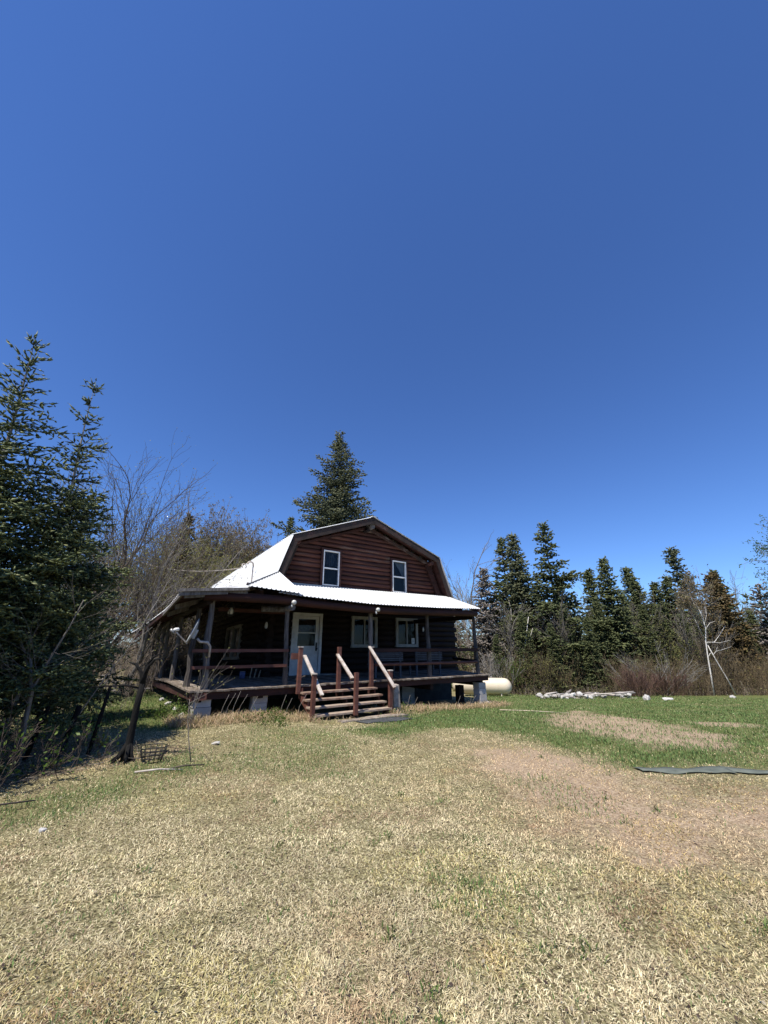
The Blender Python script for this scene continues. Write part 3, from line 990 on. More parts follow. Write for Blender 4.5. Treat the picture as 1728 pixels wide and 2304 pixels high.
# hip piece: a triangle of sheet whose ribs run parallel to its right edge
top = Vector((4.93, 13.50, 4.17))
E0 = Vector((2.92, 10.16, eave_z(2.92) + 0.05))
E1 = Vector((4.46, 10.16, eave_z(4.46) + 0.06))
for i in range(4):
    t0, t1 = (i + 0.001) / 4, (i + 1) / 4
    H(sheet(E0.lerp(E1, t0), E0.lerp(E1, t1), E0.lerp(top, t1), E0.lerp(top, t0), 3, h=0.022), 'hip_panel', 'white_metal', proof)
H(MB().bar(E0 + Vector((-0.03, 0, 0.02)), top + Vector((-0.02, 0, 0.02)), 0.05, 0.03), 'hip_edge', 'black_iron', proof)


def left_out(v):
    return float(np.interp(v, [10.2, 11.2, 12.5, 17.5, 22.0, 26.8], [2.90, 2.74, 2.60, 2.44, 2.36, 2.30]))


def left_in(v):
    if v < 13.55:
        t_ = (v - 10.2) / 3.35
        return 2.94 + t_ * 1.95, 3.05 + t_ * 1.0
    return 4.89, 4.05 - 0.034 * (v - 13.55)


vs = [10.2, 11.0, 11.9, 12.8, 13.6] + [13.6 + 0.95 * i for i in range(1, 15)]
for v0, v1 in zip(vs[:-1], vs[1:]):
    i0, i1 = left_in(v0), left_in(v1)
    sh = sheet((1.42, v0, left_out(v0)), (1.42, v1, left_out(v1)), (i1[0], v1, i1[1]), (i0[0], v0, i0[1]), 5)
    H(sh, 'roof_panel', 'white_metal', proof, sag=False)
    # sheathing plank under each sheet
    o_ = 0.035
    q = [(1.46, v0 + 0.02, left_out(v0) - 0.02), (1.46, v1 - 0.06, left_out(v1) - 0.02), (i1[0], v1 - 0.06, i1[1] - 0.03), (i0[0], v0 + 0.02, i0[1] - 0.03)]
    H(MB().hexa([(x, y, z_ - o_) for x, y, z_ in q] + q), 'sheathing_board', 'dark_red_board', proof, sag=False)
for v0 in [10.32, 11.5, 12.7, 14.2, 15.6, 17.0, 18.4, 19.8, 21.2, 22.6]:
    i0 = left_in(v0)
    mb = MB().bar((1.50, v0, left_out(v0) - 0.12), (i0[0] - 0.05, v0, i0[1] - 0.13), 0.09, 0.12)
    H(mb, 'rafter', 'grey_post' if v0 < 13 else 'dark_red_board', proof, sag=False)
# weathered boards stacked at the corner of the eave
H(MB().bar((1.30, 10.16, 2.86), (2.95, 10.16, 3.02), 0.05, 0.07), 'edge_board', 'grey_post', proof)
H(MB().bar((1.36, 10.20, 2.78), (2.45, 10.22, 2.90), 0.05, 0.09), 'edge_board', 'grey_post', proof)
H(MB().bar((1.44, 10.2, 2.80), (1.44, 13.0, 2.50), 0.05, 0.09), 'edge_board', 'grey_post', proof)
H(MB().bar((1.44, 13.0, 2.50), (1.44, 23.0, 2.26), 0.05, 0.09), 'edge_board', 'dark_red_board', proof)
for uu in np.arange(3.4, 12.0, 0.95):
    t_ = (uu - 3.4) / 8.6
    mb = MB().bar((uu, 10.5, eave_z(uu) - 0.03), (uu + 0.6 + 1.2 * t_, 14.0, 3.72 + 0.12 * t_), 0.09, 0.12)
    H(mb, 'rafter', 'dark_red_board', proof)

# porch beams
P = [(1.95 + (11.62 - 1.95) * i / 10, 10.36, (eave_z(1.95 + 9.67 * i / 10) if i > 1 else 2.97) - 0.155 + rng.uniform(-.01, .01)) for i in range(11)]
H(MB().tube(P, [0.115 + rng.uniform(-.008, .008) for _ in P], n=10), 'porch_beam', 'dark_red_board')
H(MB().tube([(2.12, 10.5 + i * 2.5, 2.72 - 0.07 * i) for i in range(6)], 0.10, n=8), 'porch_beam', 'shaded_log', sag=False)
H(MB().box((2.62, 11.7, 2.56), (4.6, 11.78, 2.66)), 'tie_beam', 'dark_red_board')
H(MB().box((11.55, 10.5, 2.62), (11.68, 14.0, 2.78)), 'porch_beam', 'shaded_log')
H(MB().tube([(4.22, 10.28, 2.64), (4.20, 10.9, 2.63), (3.6, 11.0, 2.62)], 0.085, n=8), 'bracket_log', 'grey_post')


# posts
def post(pts, r, mat='grey_post', name='post', n=8, flat=1.0):
    return H(MB().tube(pts, r, n=n, flat=flat, jitter=0.06, rng=rng, smooth=False), name, mat)


post([(2.31, 10.66, DZ), (2.29, 10.66, 1.2), (2.22, 10.67, 1.8), (2.24, 10.68, 2.3), (2.22, 10.66, 2.78)], [0.085, 0.078, 0.078, 0.065, 0.062])
post([(4.32, 10.68, DZ), (4.30, 10.68, 1.3), (4.25, 10.68, 2.0), (4.22, 10.66, 2.72)], [0.072, 0.062, 0.06, 0.062])
post([(7.06, 10.70, DZ), (7.06, 10.70, 1.7), (7.04, 10.70, 2.66)], [0.07, 0.07, 0.065])
post([(9.46, 10.68, DZ), (9.46, 10.68, 1.5), (9.42, 10.68, 2.1), (9.41, 10.66, 2.70)], [0.075, 0.08, 0.065, 0.06])
post([(11.88, 10.68, DZ), (11.83, 10.68, 1.4), (11.82, 10.68, 2.1), (11.80, 10.66, 2.72)], [0.075, 0.08, 0.065, 0.06])
post([(2.10, 11.70, DZ), (2.11, 11.68, 1.05), (2.07, 11.66, 1.5), (2.12, 11.63, 2.1), (2.12, 11.62, 2.66)], [0.085, 0.07, 0.07, 0.06, 0.06])
for vv, rr in ((14.35, 0.07), (16.9, 0.065), (17.9, 0.075), (19.4, 0.07), (21.2, 0.07), (23.4, 0.07)):
    H(MB().tube([(2.12, vv, DZ - 0.02), (2.10 + rng.uniform(-.04, .04), vv, 1.5), (2.12, vv, 2.62)], [rr, rr * .9, rr * .9], n=7, jitter=0.05, rng=rng, smooth=False), 'post', 'grey_post')

# railings
rail = H(MB().box((1.90, 10.52, 1.49), (4.30, 10.565, 1.565)), 'railing', 'red_board')
tag(rail, 'red plank porch railing')
H(MB().box((1.92, 10.52, 1.115), (4.28, 10.565, 1.185)), 'rail', 'red_board', rail)
H(MB().box((4.36, 10.45, 1.30), (4.56, 10.49, 1.46)), 'rail', 'red_board', rail)
H(MB().box((7.10, 10.55, 1.47), (11.80, 10.595, 1.57)), 'rail', 'dark_red_board', rail)
P = [(7.15 + 0.46 * i, 10.57, 1.10 + rng.uniform(-.008, .008)) for i in range(11)]
H(MB().tube(P, 0.05, n=6, flat=0.6), 'rail', 'red_board', rail)
H(MB().bar((11.86, 10.75, 1.53), (13.8, 13.9, 1.53), 0.05, 0.10), 'rail', 'shaded_log', rail)
H(MB().bar((11.86, 10.75, 1.12), (13.8, 13.9, 1.12), 0.05, 0.10), 'rail', 'shaded_log', rail)

# service mast on the roof
mast = H(MB().tube([(4.40, 14.95, 3.7), (4.40, 14.95, 4.62)], 0.028, n=8), 'service_mast', 'bare_rail')
cv = [(4.40 + 0.13 * math.cos(a) - 0.13, 14.95 - 0.02 * i, 4.62 + 0.11 * math.sin(a)) for i, a in enumerate(np.linspace(0, math.pi, 9))]
H(MB().tube(cv, 0.035, n=8), 'weatherhead', 'bare_rail', mast)
cv = [(4.14 + 0.10 * math.cos(a) - 0.12, 14.9 - 0.02 * i, 4.52 + 0.09 * math.sin(a)) for i, a in enumerate(np.linspace(-0.5, 3.9, 11))]
H(MB().tube(cv, 0.022, n=6), 'wire_loop', 'bare_rail', mast)

# ------------------------------------------------------------------ things at the house
def hthing(name, label, cat, u, v, z, group=None):
    o = empty(name, hw(u, v, z), ROT)
    tag(o, label, cat, group)
    return o, (u, v, z)


# service cable
p0 = hw(4.0, 14.9, 4.45)
p1 = Vector((-14.5, 20.0, 6.6))
cp_ = []
for i in range(25):
    t_ = i / 24
    p = p0.lerp(p1, t_)
    p.z -= 0.55 * 4 * t_ * (1 - t_)
    cp_.append(p)
o = MB().tube(cp_, 0.017, n=5).build('service_cable', 'bare_rail')
tag(o, 'thin grey service cable running from the roof mast into the trees', 'cable')

# steps
st, SB = hthing('porch_steps', 'wooden porch steps with red posts and bare sloping handrails', 'steps', 5.75, 9.9, -0.1)


def S(mb, name, mat, parent=None):
    return mb.build(name, mat, parent or st, SB)


SU0, SU1 = 4.60, 6.88
for i in range(1, 6):
    v1 = 10.40 - 0.215 * i
    zt = 0.655 - 0.15 * i
    a, c2 = SU0 + rng.uniform(-.03, .03), SU1 + rng.uniform(-.03, .05)
    if i == 5:
        a, c2 = SU0 + 0.32, SU1 + 0.05
    tilt = rng.uniform(-0.01, 0.01)
    mb = MB()
    segs = 5
    for j in range(segs):
        pass
    lo = [(a + (c2 - a) * j / segs, v1 - 0.13 + rng.uniform(-.008, .008), zt + tilt * (j / segs) + rng.uniform(-.004, .004)) for j in range(segs + 1)]
    mb.poly([(x, y, z_ - 0.042) for x, y, z_ in lo] + [(x, y + 0.26, z_ - 0.042) for x, y, z_ in lo] + lo + [(x, y + 0.26, z_) for x, y, z_ in lo],
            [(j, j + 1, 13 + j, 12 + j) for j in range(segs)] + [(12 + j, 13 + j, 19 + j, 18 + j) for j in range(segs)]
            + [(6 + j, 18 + j, 19 + j, 7 + j) for j in range(segs)] + [(j, 6 + j, 7 + j, j + 1) for j in range(segs)] + [(0, 12, 18, 6), (5, 11, 23, 17)])
    S(mb, 'tread', 'tread_board')
for uu in (SU0 + 0.04, 5.74, SU1 - 0.08):
    mb = MB()
    mt = 'red_board' if uu < 5 else 'dark_red_board'
    prof = [(10.44, 0.60), (10.44, 0.36)]
    low = [(10.44, 0.60)]
    for i in range(1, 6):
        v1 = 10.40 - 0.215 * i
        zt = 0.655 - 0.15 * i - 0.045
        low += [(v1 + 0.11, low[-1][1]), (v1 + 0.11, zt)]
    low += [(9.22, low[-1][1]), (9.22, -0.16), (9.42, -0.16), (10.44, 0.34)]
    nn = len(low)
    mb.poly([(uu, a, z_) for a, z_ in low] + [(uu + 0.045, a, z_) for a, z_ in low], [tuple(range(nn)), tuple(range(2 * nn - 1, nn - 1, -1))] + [(i, i + nn, (i + 1) % nn + nn, (i + 1) % nn) for i in range(nn)])
    S(mb, 'stringer', mt)


def spost(u, v, z0, z1, cap=True):
    mb = MB().bar((u, v, z0), (u + rng.uniform(-.01, .01), v, z1), 0.095, 0.095, up=(0, 1, 0))
    p = S(mb, 'post', 'red_board')
    if cap:
        S(MB().box((u - 0.058, v - 0.058, z1), (u + 0.058, v + 0.058, z1 + 0.028)), 'post_cap', 'bare_rail', p)


spost(4.56, 10.33, 0.46, 1.60)
spost(5.75, 10.33, 0.44, 1.62, False)
spost(6.86, 10.33, 0.44, 1.60)
spost(4.58, 9.46, -0.20, 0.97)
spost(5.74, 9.36, -0.02, 0.98, False)
spost(6.93, 9.48, -0.20, 0.98)
for (u0, u1, za, zb, v1) in ((4.66, 4.68, 1.40, 0.52, 9.18), (5.66, 5.66, 1.42, 0.84, 9.42), (6.74, 6.84, 1.63, 0.58, 9.15)):
    S(MB().bar((u0, 10.28, za), (u1, v1, zb), 0.09, 0.035), 'handrail', 'bare_rail')
    S(MB().bar((u0, 10.28, za - 0.04), (u1, v1 + 0.03, zb - 0.035), 0.04, 0.05), 'handrail_bracket', 'red_board')

o, B = hthing('stump_post', 'short pale weathered timber stub standing right of the steps', 'timber stub', 7.22, 9.6, -0.15)
MB().hexa([(7.12, 9.54, -0.2), (7.34, 9.54, -0.2), (7.34, 9.70, -0.2), (7.12, 9.70, -0.2), (7.10, 9.54, 0.56), (7.28, 9.54, 0.60), (7.28, 9.70, 0.62), (7.10, 9.70, 0.58)]).build('trunk', 'driftwood', o, B)

o, B = hthing('plank', 'weathered plank lying on the ground at the foot of the steps', 'plank', 6.0, 9.0, -0.08)
MB().bar((5.05, 8.92, -0.055), (7.05, 8.98, -0.075), 0.24, 0.045).build('board', 'weathered_plank', o, B)
o, B = hthing('rubber_mat', 'dark rubber mat on the ground in front of the steps', 'mat', 6.1, 8.55, -0.05)
mb = MB()
G = [[(5.35 + 1.5 * i / 6, 8.22 + 0.5 * j / 3) for i in range(7)] for j in range(4)]
for row in G:
    for (uu, vv) in row:
        w_ = hw(uu, vv)
        mb.v.append((uu, vv, tz(w_.x, w_.y) + 0.022))
for j in range(3):
    for i in range(6):
        mb.f.append((j * 7 + i, j * 7 + i + 1, j * 7 + 8 + i, j * 7 + 7 + i))
        mb.s.append(True)
mo = mb.build('mat_sheet', 'black_mat', o, B)
md = mo.modifiers.new('thick', 'SOLIDIFY')
md.thickness = 0.012


# concrete piers
def pier(u, v, courses, ztop, label, w=0.39, d=0.20, turn=0.0):
    zb = ztop - 0.2 * courses
    o, B = hthing('concrete_pier', label, 'pier', u, v, zb, 'concrete block piers under the porch')
    for i in range(courses):
        z0 = zb + 0.2 * i
        du, dv = rng.uniform(-.012, .012), rng.uniform(-.012, .012)
        mb = MB()
        a, c2, e, g = u - w / 2 + du, u + w / 2 + du, v - d / 2 + dv, v + d / 2 + dv
        ch = 0.008
        mb.poly([(a + ch, e, z0), (c2 - ch, e, z0), (c2, e + ch, z0), (c2, g, z0), (a, g, z0), (a, e + ch, z0),
                 (a + ch, e, z0 + .192), (c2 - ch, e, z0 + .192), (c2, e + ch, z0 + .192), (c2, g, z0 + .192), (a, g, z0 + .192), (a, e + ch, z0 + .192)],
                [(5, 4, 3, 2, 1, 0), (6, 7, 8, 9, 10, 11)] + [(i2, (i2 + 1) % 6, (i2 + 1) % 6 + 6, i2 + 6) for i2 in range(6)])
        mb.build('concrete_block', 'concrete', o, B)
    return o


pier(2.29, 10.66, 3, 0.495, 'grey concrete block pier under the left front corner of the porch', d=0.30)
pier(3.68, 10.72, 3, 0.475, 'grey concrete block pier between the corner pier and the steps')
pier(11.88, 10.66, 5, 0.395, 'tall narrow concrete block pier under the right end of the porch', w=0.36, d=0.30)
pier(9.9, 12.6, 6, 0.42, 'dark concrete block pier standing in shade under the deck', w=0.6, d=0.4)
o, B = hthing('pier_timber', 'dark upright timber beside the tall right hand pier', 'timber', 11.45, 11.3, -0.6)
MB().box((11.36, 11.22, -0.62), (11.62, 11.42, 0.27)).build('timber', 'shaded_log', o, B)


def stone(name, label, loc, size, mat='stone_white', seed=0, group=None, cat='stone'):
    r = random.Random(seed)
    import bmesh
    bm = bmesh.new()
    bmesh.ops.create_icosphere(bm, subdivisions=1, radius=1)
    for v_ in bm.verts:
        k_ = r.uniform(0.72, 1.15)
        v_.co = Vector((v_.co.x * size[0] * k_, v_.co.y * size[1] * k_, v_.co.z * size[2] * k_))
    me = bpy.data.meshes.new(name)
    bm.to_mesh(me)
    bm.free()
    me.materials.append(MATS[mat])
    o_ = link(name, me, None, loc)
    o_.rotation_euler = (r.uniform(-.3, .3), r.uniform(-.3, .3), r.uniform(0, 6))
    tag(o_, label, cat, group)
    return o_


def ground_uv(u, v, dz=0.0):
    p = hw(u, v)
    return (p.x, p.y, tz(p.x, p.y) + dz)


stone('stone', 'rounded white stone at the foot of the right hand pier', ground_uv(11.98, 10.40, 0.05), (0.13, 0.10, 0.12), seed=3)
for i, (vv, s_) in enumerate(((11.1, 0.10), (12.2, 0.09), (13.4, 0.12), (14.6, 0.10))):
    stone('stone', ('rounded pale stone beside the left front pier', 'second pale stone along the left edge of the deck', 'third pale stone along the left edge of the deck', 'farthest pale stone along the left edge of the deck')[i],
          ground_uv(2.0, vv, 0.03), (s_ * 0.8, s_, s_ * 0.7), mat='concrete', seed=20 + i, group='stones along the left edge of the deck')

# two benches with slatted backs behind the right railing
for i, (ua, ub, lab) in enumerate(((7.60, 8.80, 'dark slatted bench behind the railing, the one nearer the steps'), (9.35, 10.65, 'dark slatted bench behind the railing, the one farther from the steps'))):
    o, B = hthing('bench', lab, 'bench', (ua + ub) / 2, 11.45, DZ, 'slatted benches on the porch')
    for j in range(5):
        MB().box((ua, 11.28, 1.17 + 0.058 * j), (ub, 11.30, 1.21 + 0.058 * j)).build('back_slat', 'dark_bench', o, B)
    for j in range(4):
        MB().box((ua, 11.34 + 0.10 * j, 1.06), (ub, 11.42 + 0.10 * j, 1.085)).build('seat_slat', 'dark_bench', o, B)
    for uu in (ua + 0.06, ub - 0.12):
        MB().box((uu, 11.31, DZ), (uu + 0.06, 11.36, 1.46)).build('leg', 'dark_bench', o, B)
        MB().box((uu, 11.68, DZ), (uu + 0.06, 11.73, 1.055)).build('leg', 'dark_bench', o, B)

# post lights, lantern, doormat, can, leaning slats
for u_, v_, z_, lab in ((4.20, 10.20, 2.77, 'round floodlight on the eave beam at the post left of the door'), (6.98, 10.20, 2.72, 'round floodlight on the eave beam above the steps')):
    o, B = hthing('floodlight', lab, 'light', u_, v_, z_, 'floodlights on the porch beam')
    MB().lathe([(0.0, 0.025), (0.03, 0.05), (0.08, 0.066), (0.12, 0.062), (0.14, 0.03)], 12, (u_, v_ + 0.07, z_ - 0.0), (0.05, -1, -0.1)).build('lamp_head', 'frosted_bulb', o, B)
    MB().tube([(u_ - 0.02, v_ + 0.06, z_), (u_ - 0.03, v_ + 0.04, z_ - 0.09), (u_ - 0.03, v_ + 0.01, z_ - 0.13)], 0.025, n=6).build('sensor', 'dish_grey', o, B)
o, B = hthing('lantern', 'small round lantern hanging under the left end of the porch roof', 'lantern', 2.97, 11.8, 2.50)
MB().lathe([(0, 0.03), (0.03, 0.08), (0.12, 0.09), (0.18, 0.06), (0.21, 0.02)], 12, (2.97, 11.75, 2.48)).build('globe', 'frosted_bulb', o, B)
MB().lathe([(0, 0.10), (0.02, 0.11), (0.10, 0.04), (0.13, 0.015), (0.2, 0.012)], 12, (2.97, 11.75, 2.675)).build('lantern_cap', 'black_iron', o, B)
MB().lathe([(0, 0.04), (0.04, 0.09), (0.055, 0.09)], 12, (2.97, 11.75, 2.43)).build('lantern_base', 'black_iron', o, B)
for k_ in range(6):
    a = k_ * math.pi / 3
    MB().tube([(2.97 + .095 * math.cos(a), 11.75 + .095 * math.sin(a), 2.48), (2.97 + .1 * math.cos(a), 11.75 + .1 * math.sin(a), 2.69)], 0.008, n=4).build('lantern_rib', 'black_iron', o, B)
o, B = hthing('doormat', 'pale flat mat lying before the front door', 'mat', 7.0, 13.8, DZ)
MB().box((6.55, 13.45, DZ + 0.008), (7.45, 13.92, DZ + 0.035)).build('mat_sheet', 'concrete', o, B)
o, B = hthing('paint_can', 'small blue can on the deck near the left wall', 'can', 4.05, 13.6, DZ)
MB().lathe([(0, 0.085), (0.19, 0.085), (0.195, 0.075), (0.2, 0.075)], 14, (4.05, 13.6, DZ + 0.008)).build('can_body', 'blue_paint', o, B)
MB().lathe([(0, 0.09), (0.012, 0.09)], 14, (4.05, 13.6, DZ + 0.209)).build('lid', 'dull_metal', o, B)
for i in range(3):
    o, B = hthing('wood_slat', ('pale slat leaning on the wall beside the blue can', 'middle one of the pale slats leaning by the blue can', 'pale slat leaning farthest from the blue can')[i], 'slat', 4.3 + 0.13 * i, 13.6, DZ, 'slats leaning by the can')
    MB().bar((4.25 + 0.14 * i, 13.45, DZ + 0.02), (4.42 + 0.15 * i, 13.88, DZ + 0.30 - 0.04 * i), 0.035, 0.018).build('slat', 'cream_plank', o, B)

# thermostat-like fittings on the walls
o, B = hthing('wall_lamp', 'small white bell lamp on the log corner left of the door', 'lamp', 4.80, 13.78, 2.35)
MB().lathe([(0, 0.025), (0.05, 0.05), (0.16, 0.045), (0.22, 0.02)], 10, (4.72, 13.74, 2.22)).build('shade', 'white_paint', o, B)
MB().box((4.70, 13.76, 2.40), (4.78, 13.83, 2.46)).build('bracket', 'black_iron', o, B)
o, B = hthing('wall_lamp', 'small white bell lamp on the wall right of the noticed window', 'lamp', 12.05, 13.98, 2.4)
MB().lathe([(0, 0.025), (0.05, 0.045), (0.14, 0.04), (0.2, 0.02)], 10, (12.05, 13.94, 2.28)).build('shade', 'white_paint', o, B)
MB().box((12.01, 13.92, 2.46), (12.09, 13.99, 2.52)).build('bracket', 'black_iron', o, B)

# satellite dish on the corner post
o, B = hthing('satellite_dish', 'grey satellite dish clamped to the left corner post of the porch', 'satellite dish', 2.2, 10.5, 1.35)
MB().tube([(2.29, 10.53, 1.38), (2.28, 10.50, 1.62), (2.20, 10.46, 1.72), (2.02, 10.44, 1.73), (1.95, 10.44, 1.80)], 0.030, n=8).build('mounting_pipe', 'bare_rail', o, B)
cd = Vector((1.86, 10.46, 1.97))
nd = Vector((-0.93, 0.11, 0.34)).normalized()
e1_ = nd.cross(Vector((0, 1, 0))).normalized()
e1_ = Vector((0.34, 0.02, 0.94)).normalized()
e1_ = (e1_ - nd * e1_.dot(nd)).normalized()
e2_ = nd.cross(e1_)
mb = MB()
rings = 6
N_ = 24
for r_ in range(rings + 1):
    rr = r_ / rings
    for k_ in range(N_):
        a = 2 * math.pi * k_ / N_
        p = cd + e1_ * (math.cos(a) * rr * 0.30) + e2_ * (math.sin(a) * rr * 0.27) + nd * (0.07 * (rr * rr - 1) + 0.03)
        mb.v.append(tuple(p))
for r_ in range(rings):
    for k_ in range(N_):
        mb.f.append((r_ * N_ + k_, r_ * N_ + (k_ + 1) % N_, (r_ + 1) * N_ + (k_ + 1) % N_, (r_ + 1) * N_ + k_))
        mb.s.append(True)
do = mb.build('reflector', 'dish_grey', o, B)
md = do.modifiers.new('thick', 'SOLIDIFY')
md.thickness = 0.008
MB().bar(cd - nd * 0.05 - e1_ * 0.16, cd - nd * 0.05 + e1_ * 0.05, 0.09, 0.06).build('back_bracket', 'dull_metal', o, B)
foot = cd - e1_ * 0.30
MB().bar(foot + nd * 0.01, (1.47, 10.36, 1.93), 0.028, 0.028).build('feed_arm', 'bare_rail', o, B)
MB().lathe([(0, 0.03), (0.04, 0.045), (0.10, 0.04), (0.12, 0.02)], 10, (1.41, 10.36, 1.98), (0.7, 0.1, 0.15)).build('feed_horn', 'white_paint', o, B)
MB().lathe([(0, 0.025), (0.05, 0.035), (0.13, 0.03)], 8, (1.43, 10.36, 1.90), (-0.5, 0, 0.6)).build('receiver_body', 'dull_metal', o, B)

# ------------------------------------------------------------------ yard objects
# propane tank
TXY = Vector((5.42, 23.4))
tzv = tz(TXY.x, TXY.y) + 0.02
ax = Vector((0.985, -0.17, 0)).normalized()
tank = empty('propane_tank', (TXY.x, TXY.y, tzv))
tag(tank, 'cream coloured horizontal propane tank behind the right end of the porch', 'propane tank')
R_, L_ = 0.43, 1.20
prof = [(-L_ - R_ * 0.95 + R_ * 0.95 * (1 - math.cos(a)), R_ * math.sin(a)) for a in np.linspace(0.06, math.pi / 2, 8)]
prof += [(L_ + R_ * 0.95 * math.sin(a), R_ * math.cos(a)) for a in np.linspace(0, math.pi / 2 - 0.06, 8)]
MB().lathe(prof, 28, (0, 0, 0.50), ax).build('vessel', 'tank_paint', tank)
side = Vector((-ax.y, ax.x, 0))
for s_ in (-1.0, 1.0):
    c0 = ax * s_
    for q in (-1, 1):
        MB().bar(c0 + side * 0.24 * q, c0 + side * 0.24 * q + Vector((0, 0, 0.22)), 0.10, 0.06, up=tuple(ax)).build('leg', 'tank_paint', tank)
MB().lathe([(0, 0.20), (0.13, 0.20), (0.19, 0.16), (0.23, 0.07)], 18, ax * -0.35 + Vector((0, 0, 0.90))).build('valve_dome', 'tank_paint', tank)
MB().lathe([(0, 0.03), (0.08, 0.03)], 8, ax * 0.55 + Vector((0, 0, 0.92))).build('fitting', 'dull_metal', tank)
MB().tube([ax * 1.0 + Vector((0, 0, 0.91)), ax * 1.0 + Vector((0, 0, 0.99)), ax * 1.1 + Vector((0, 0, 0.99)), ax * 1.1 + Vector((0, 0, 0.91))], 0.012, n=5).build('lifting_lug', 'tank_paint', tank)

# green ground strips at the right
def strip(label, x0, y0, x1, y1, w, seed):
    r = random.Random(seed)
    mb = MB()
    N2 = 14
    d = Vector((x1 - x0, y1 - y0, 0)).normalized()
    s = Vector((-d.y, d.x, 0))
    for i in range(N2 + 1):
        p = Vector((x0, y0, 0)).lerp(Vector((x1, y1, 0)), i / N2)
        for j in range(4):
            q = p + s * (w * (j / 3 - 0.5) * (1 + 0.12 * math.sin(i * 1.3 + seed)))
            mb.v.append((q.x - x0, q.y - y0, tz(q.x, q.y) + 0.012 + 0.003 * math.sin(i * 0.9 + j + seed) + r.uniform(0, 0.006) - tz(x0, y0)))
    for i in range(N2):
        for j in range(3):
            mb.f.append((i * 4 + j, i * 4 + j + 1, i * 4 + j + 5, i * 4 + j + 4))
            mb.s.append(True)
    o_ = mb.build('ground_mat', 'green_mat')
    o_.location = (x0, y0, tz(x0, y0))
    md_ = o_.modifiers.new('thick', 'SOLIDIFY')
    md_.thickness = 0.006
    tag(o_, label, 'mat', 'dull green mats on the lawn')


strip('dull green strip of matting on the lawn, the left one of two end to end', 3.50, 6.20, 4.72, 6.13, 0.24, 1)
strip('dull green strip of matting on the lawn, the right one of two', 4.66, 6.18, 6.3, 6.02, 0.20, 5)

# brush and stone pile
pr = random.Random(9)
plab = 'bleached branch in the heap of wood and stones at the wood edge'
for i in range(26):
    t_ = pr.random()
    x, y = 7.9 + 4.1 * t_, 20.9 + 0.5 * t_ + pr.uniform(-0.7, 0.7)
    L = pr.uniform(0.5, 1.7)
    a = pr.gauss(0.1, 0.5)
    el = pr.uniform(-0.08, 0.35)
    z0 = tz(x, y) + pr.uniform(0.04, 0.22)
    el *= 0.5
    d = Vector((math.cos(a) * math.cos(el), math.sin(a) * math.cos(el), math.sin(el)))
    r0 = pr.uniform(0.03, 0.075)
    mb = MB().tube([Vector((0, 0, 0)), d * L * 0.5 + Vector((0, 0, pr.uniform(-.05, .05))), d * L], [r0, r0 * 0.85, r0 * 0.6], n=6, jitter=0.1, rng=pr)
    o = mb.build('branch', 'driftwood')
    o.location = (x, y, z0)
    tag(o, plab, 'branch', 'bleached branches in the wood heap')
for i in range(46):
    t_ = pr.random()
    x, y = 7.4 + 4.6 * t_, 20.4 + 0.5 * t_ + pr.uniform(-0.55, 0.6)
    s_ = pr.uniform(0.06, 0.15)
    stone('stone', 'pale stone in the heap of wood and stones at the wood edge', (x, y, tz(x, y) + s_ * 0.5 + pr.uniform(0, 0.12)), (s_ * 1.3, s_, s_ * 0.8), seed=100 + i, group='stones in the wood heap')
stone('boulder', 'largest white boulder on the grass right of the wood heap', (11.85, 19.2, tz(11.85, 19.2) + 0.08), (0.26, 0.17, 0.17), seed=61, cat='boulder')
stone('stone', 'flat pale stone on the grass just right of the white boulder', (12.9, 19.3, tz(12.9, 19.3) + 0.04), (0.30, 0.16, 0.08), seed=62)
stone('stone', 'small pale stone far right along the brush edge', (17.2, 21.0, tz(17.2, 21.0) + 0.05), (0.16, 0.12, 0.10), seed=63)
stone('stone', 'flat white stone on the dead lawn right of the black trunk', (-2.98, 7.78, tz(-2.98, 7.78) + 0.015), (0.10, 0.07, 0.03), seed=64)
stone('stone', 'small grey stone on the dry lawn near the left picture edge', (-3.17, 4.36, tz(-3.17, 4.36) + 0.015), (0.04, 0.035, 0.022), mat='concrete', seed=65)

# bare pole lying in the grass right of the porch
x0, y0 = 3.55, 13.2
o = MB().tube([(0, 0, 0), (0.9, -0.2, 0.0), (1.9, -0.55, -0.01)], [0.018, 0.016, 0.01], n=6).build('stick', 'cream_plank')
o.location = (x0, y0, tz(x0, y0) + 0.04)
tag(o, 'long pale stick lying in the green grass right of the house', 'stick')

# cinder blocks and boards heaped left of the deck
for i, (uu, vv, zz2) in enumerate(((1.15, 16.4, 0.0), (1.1, 16.8, 0.0), (1.12, 16.5, 0.2))):
    p = hw(uu, vv)
    o = empty('cinder_block', (p.x, p.y, tz(p.x, p.y) + zz2), ROT + 0.3)
    tag(o, ('grey hollow block on the ground left of the deck, lower front one', 'grey hollow block on the ground left of the deck, lower rear one', 'grey hollow block on top of two others left of the deck')[i], 'block', 'hollow blocks left of the deck')
    mb = MB()
    for a, b2 in (((-.2, -.1, 0), (.2, -.06, .19)), ((-.2, .06, 0), (.2, .1, .19)), ((-.2, -.06, 0), (-.16, .06, .19)), ((-.02, -.06, 0), (.02, .06, .19)), ((.16, -.06, 0), (.2, .06, .19))):
        mb.box(a, b2)
    mb.build('block_body', 'foundation', o)
for i in range(5):
    p = hw(0.9 - 0.12 * i, 16.9 + 0.35 * i)
    o = MB().bar((-1.3, 0.1 * i, 0.02), (1.0 - 0.2 * i, -0.15 * i, 0.1 + 0.05 * i), 0.12, 0.03).build('scrap_board', 'driftwood')
    o.location = (p.x, p.y, tz(p.x, p.y) + 0.12 + 0.06 * i)
    o.rotation_euler = (0, 0, ROT * 0.4 + 0.12 * i)
    tag(o, 'weathered grey board heaped left of the deck', 'board', 'scrap boards left of the deck')
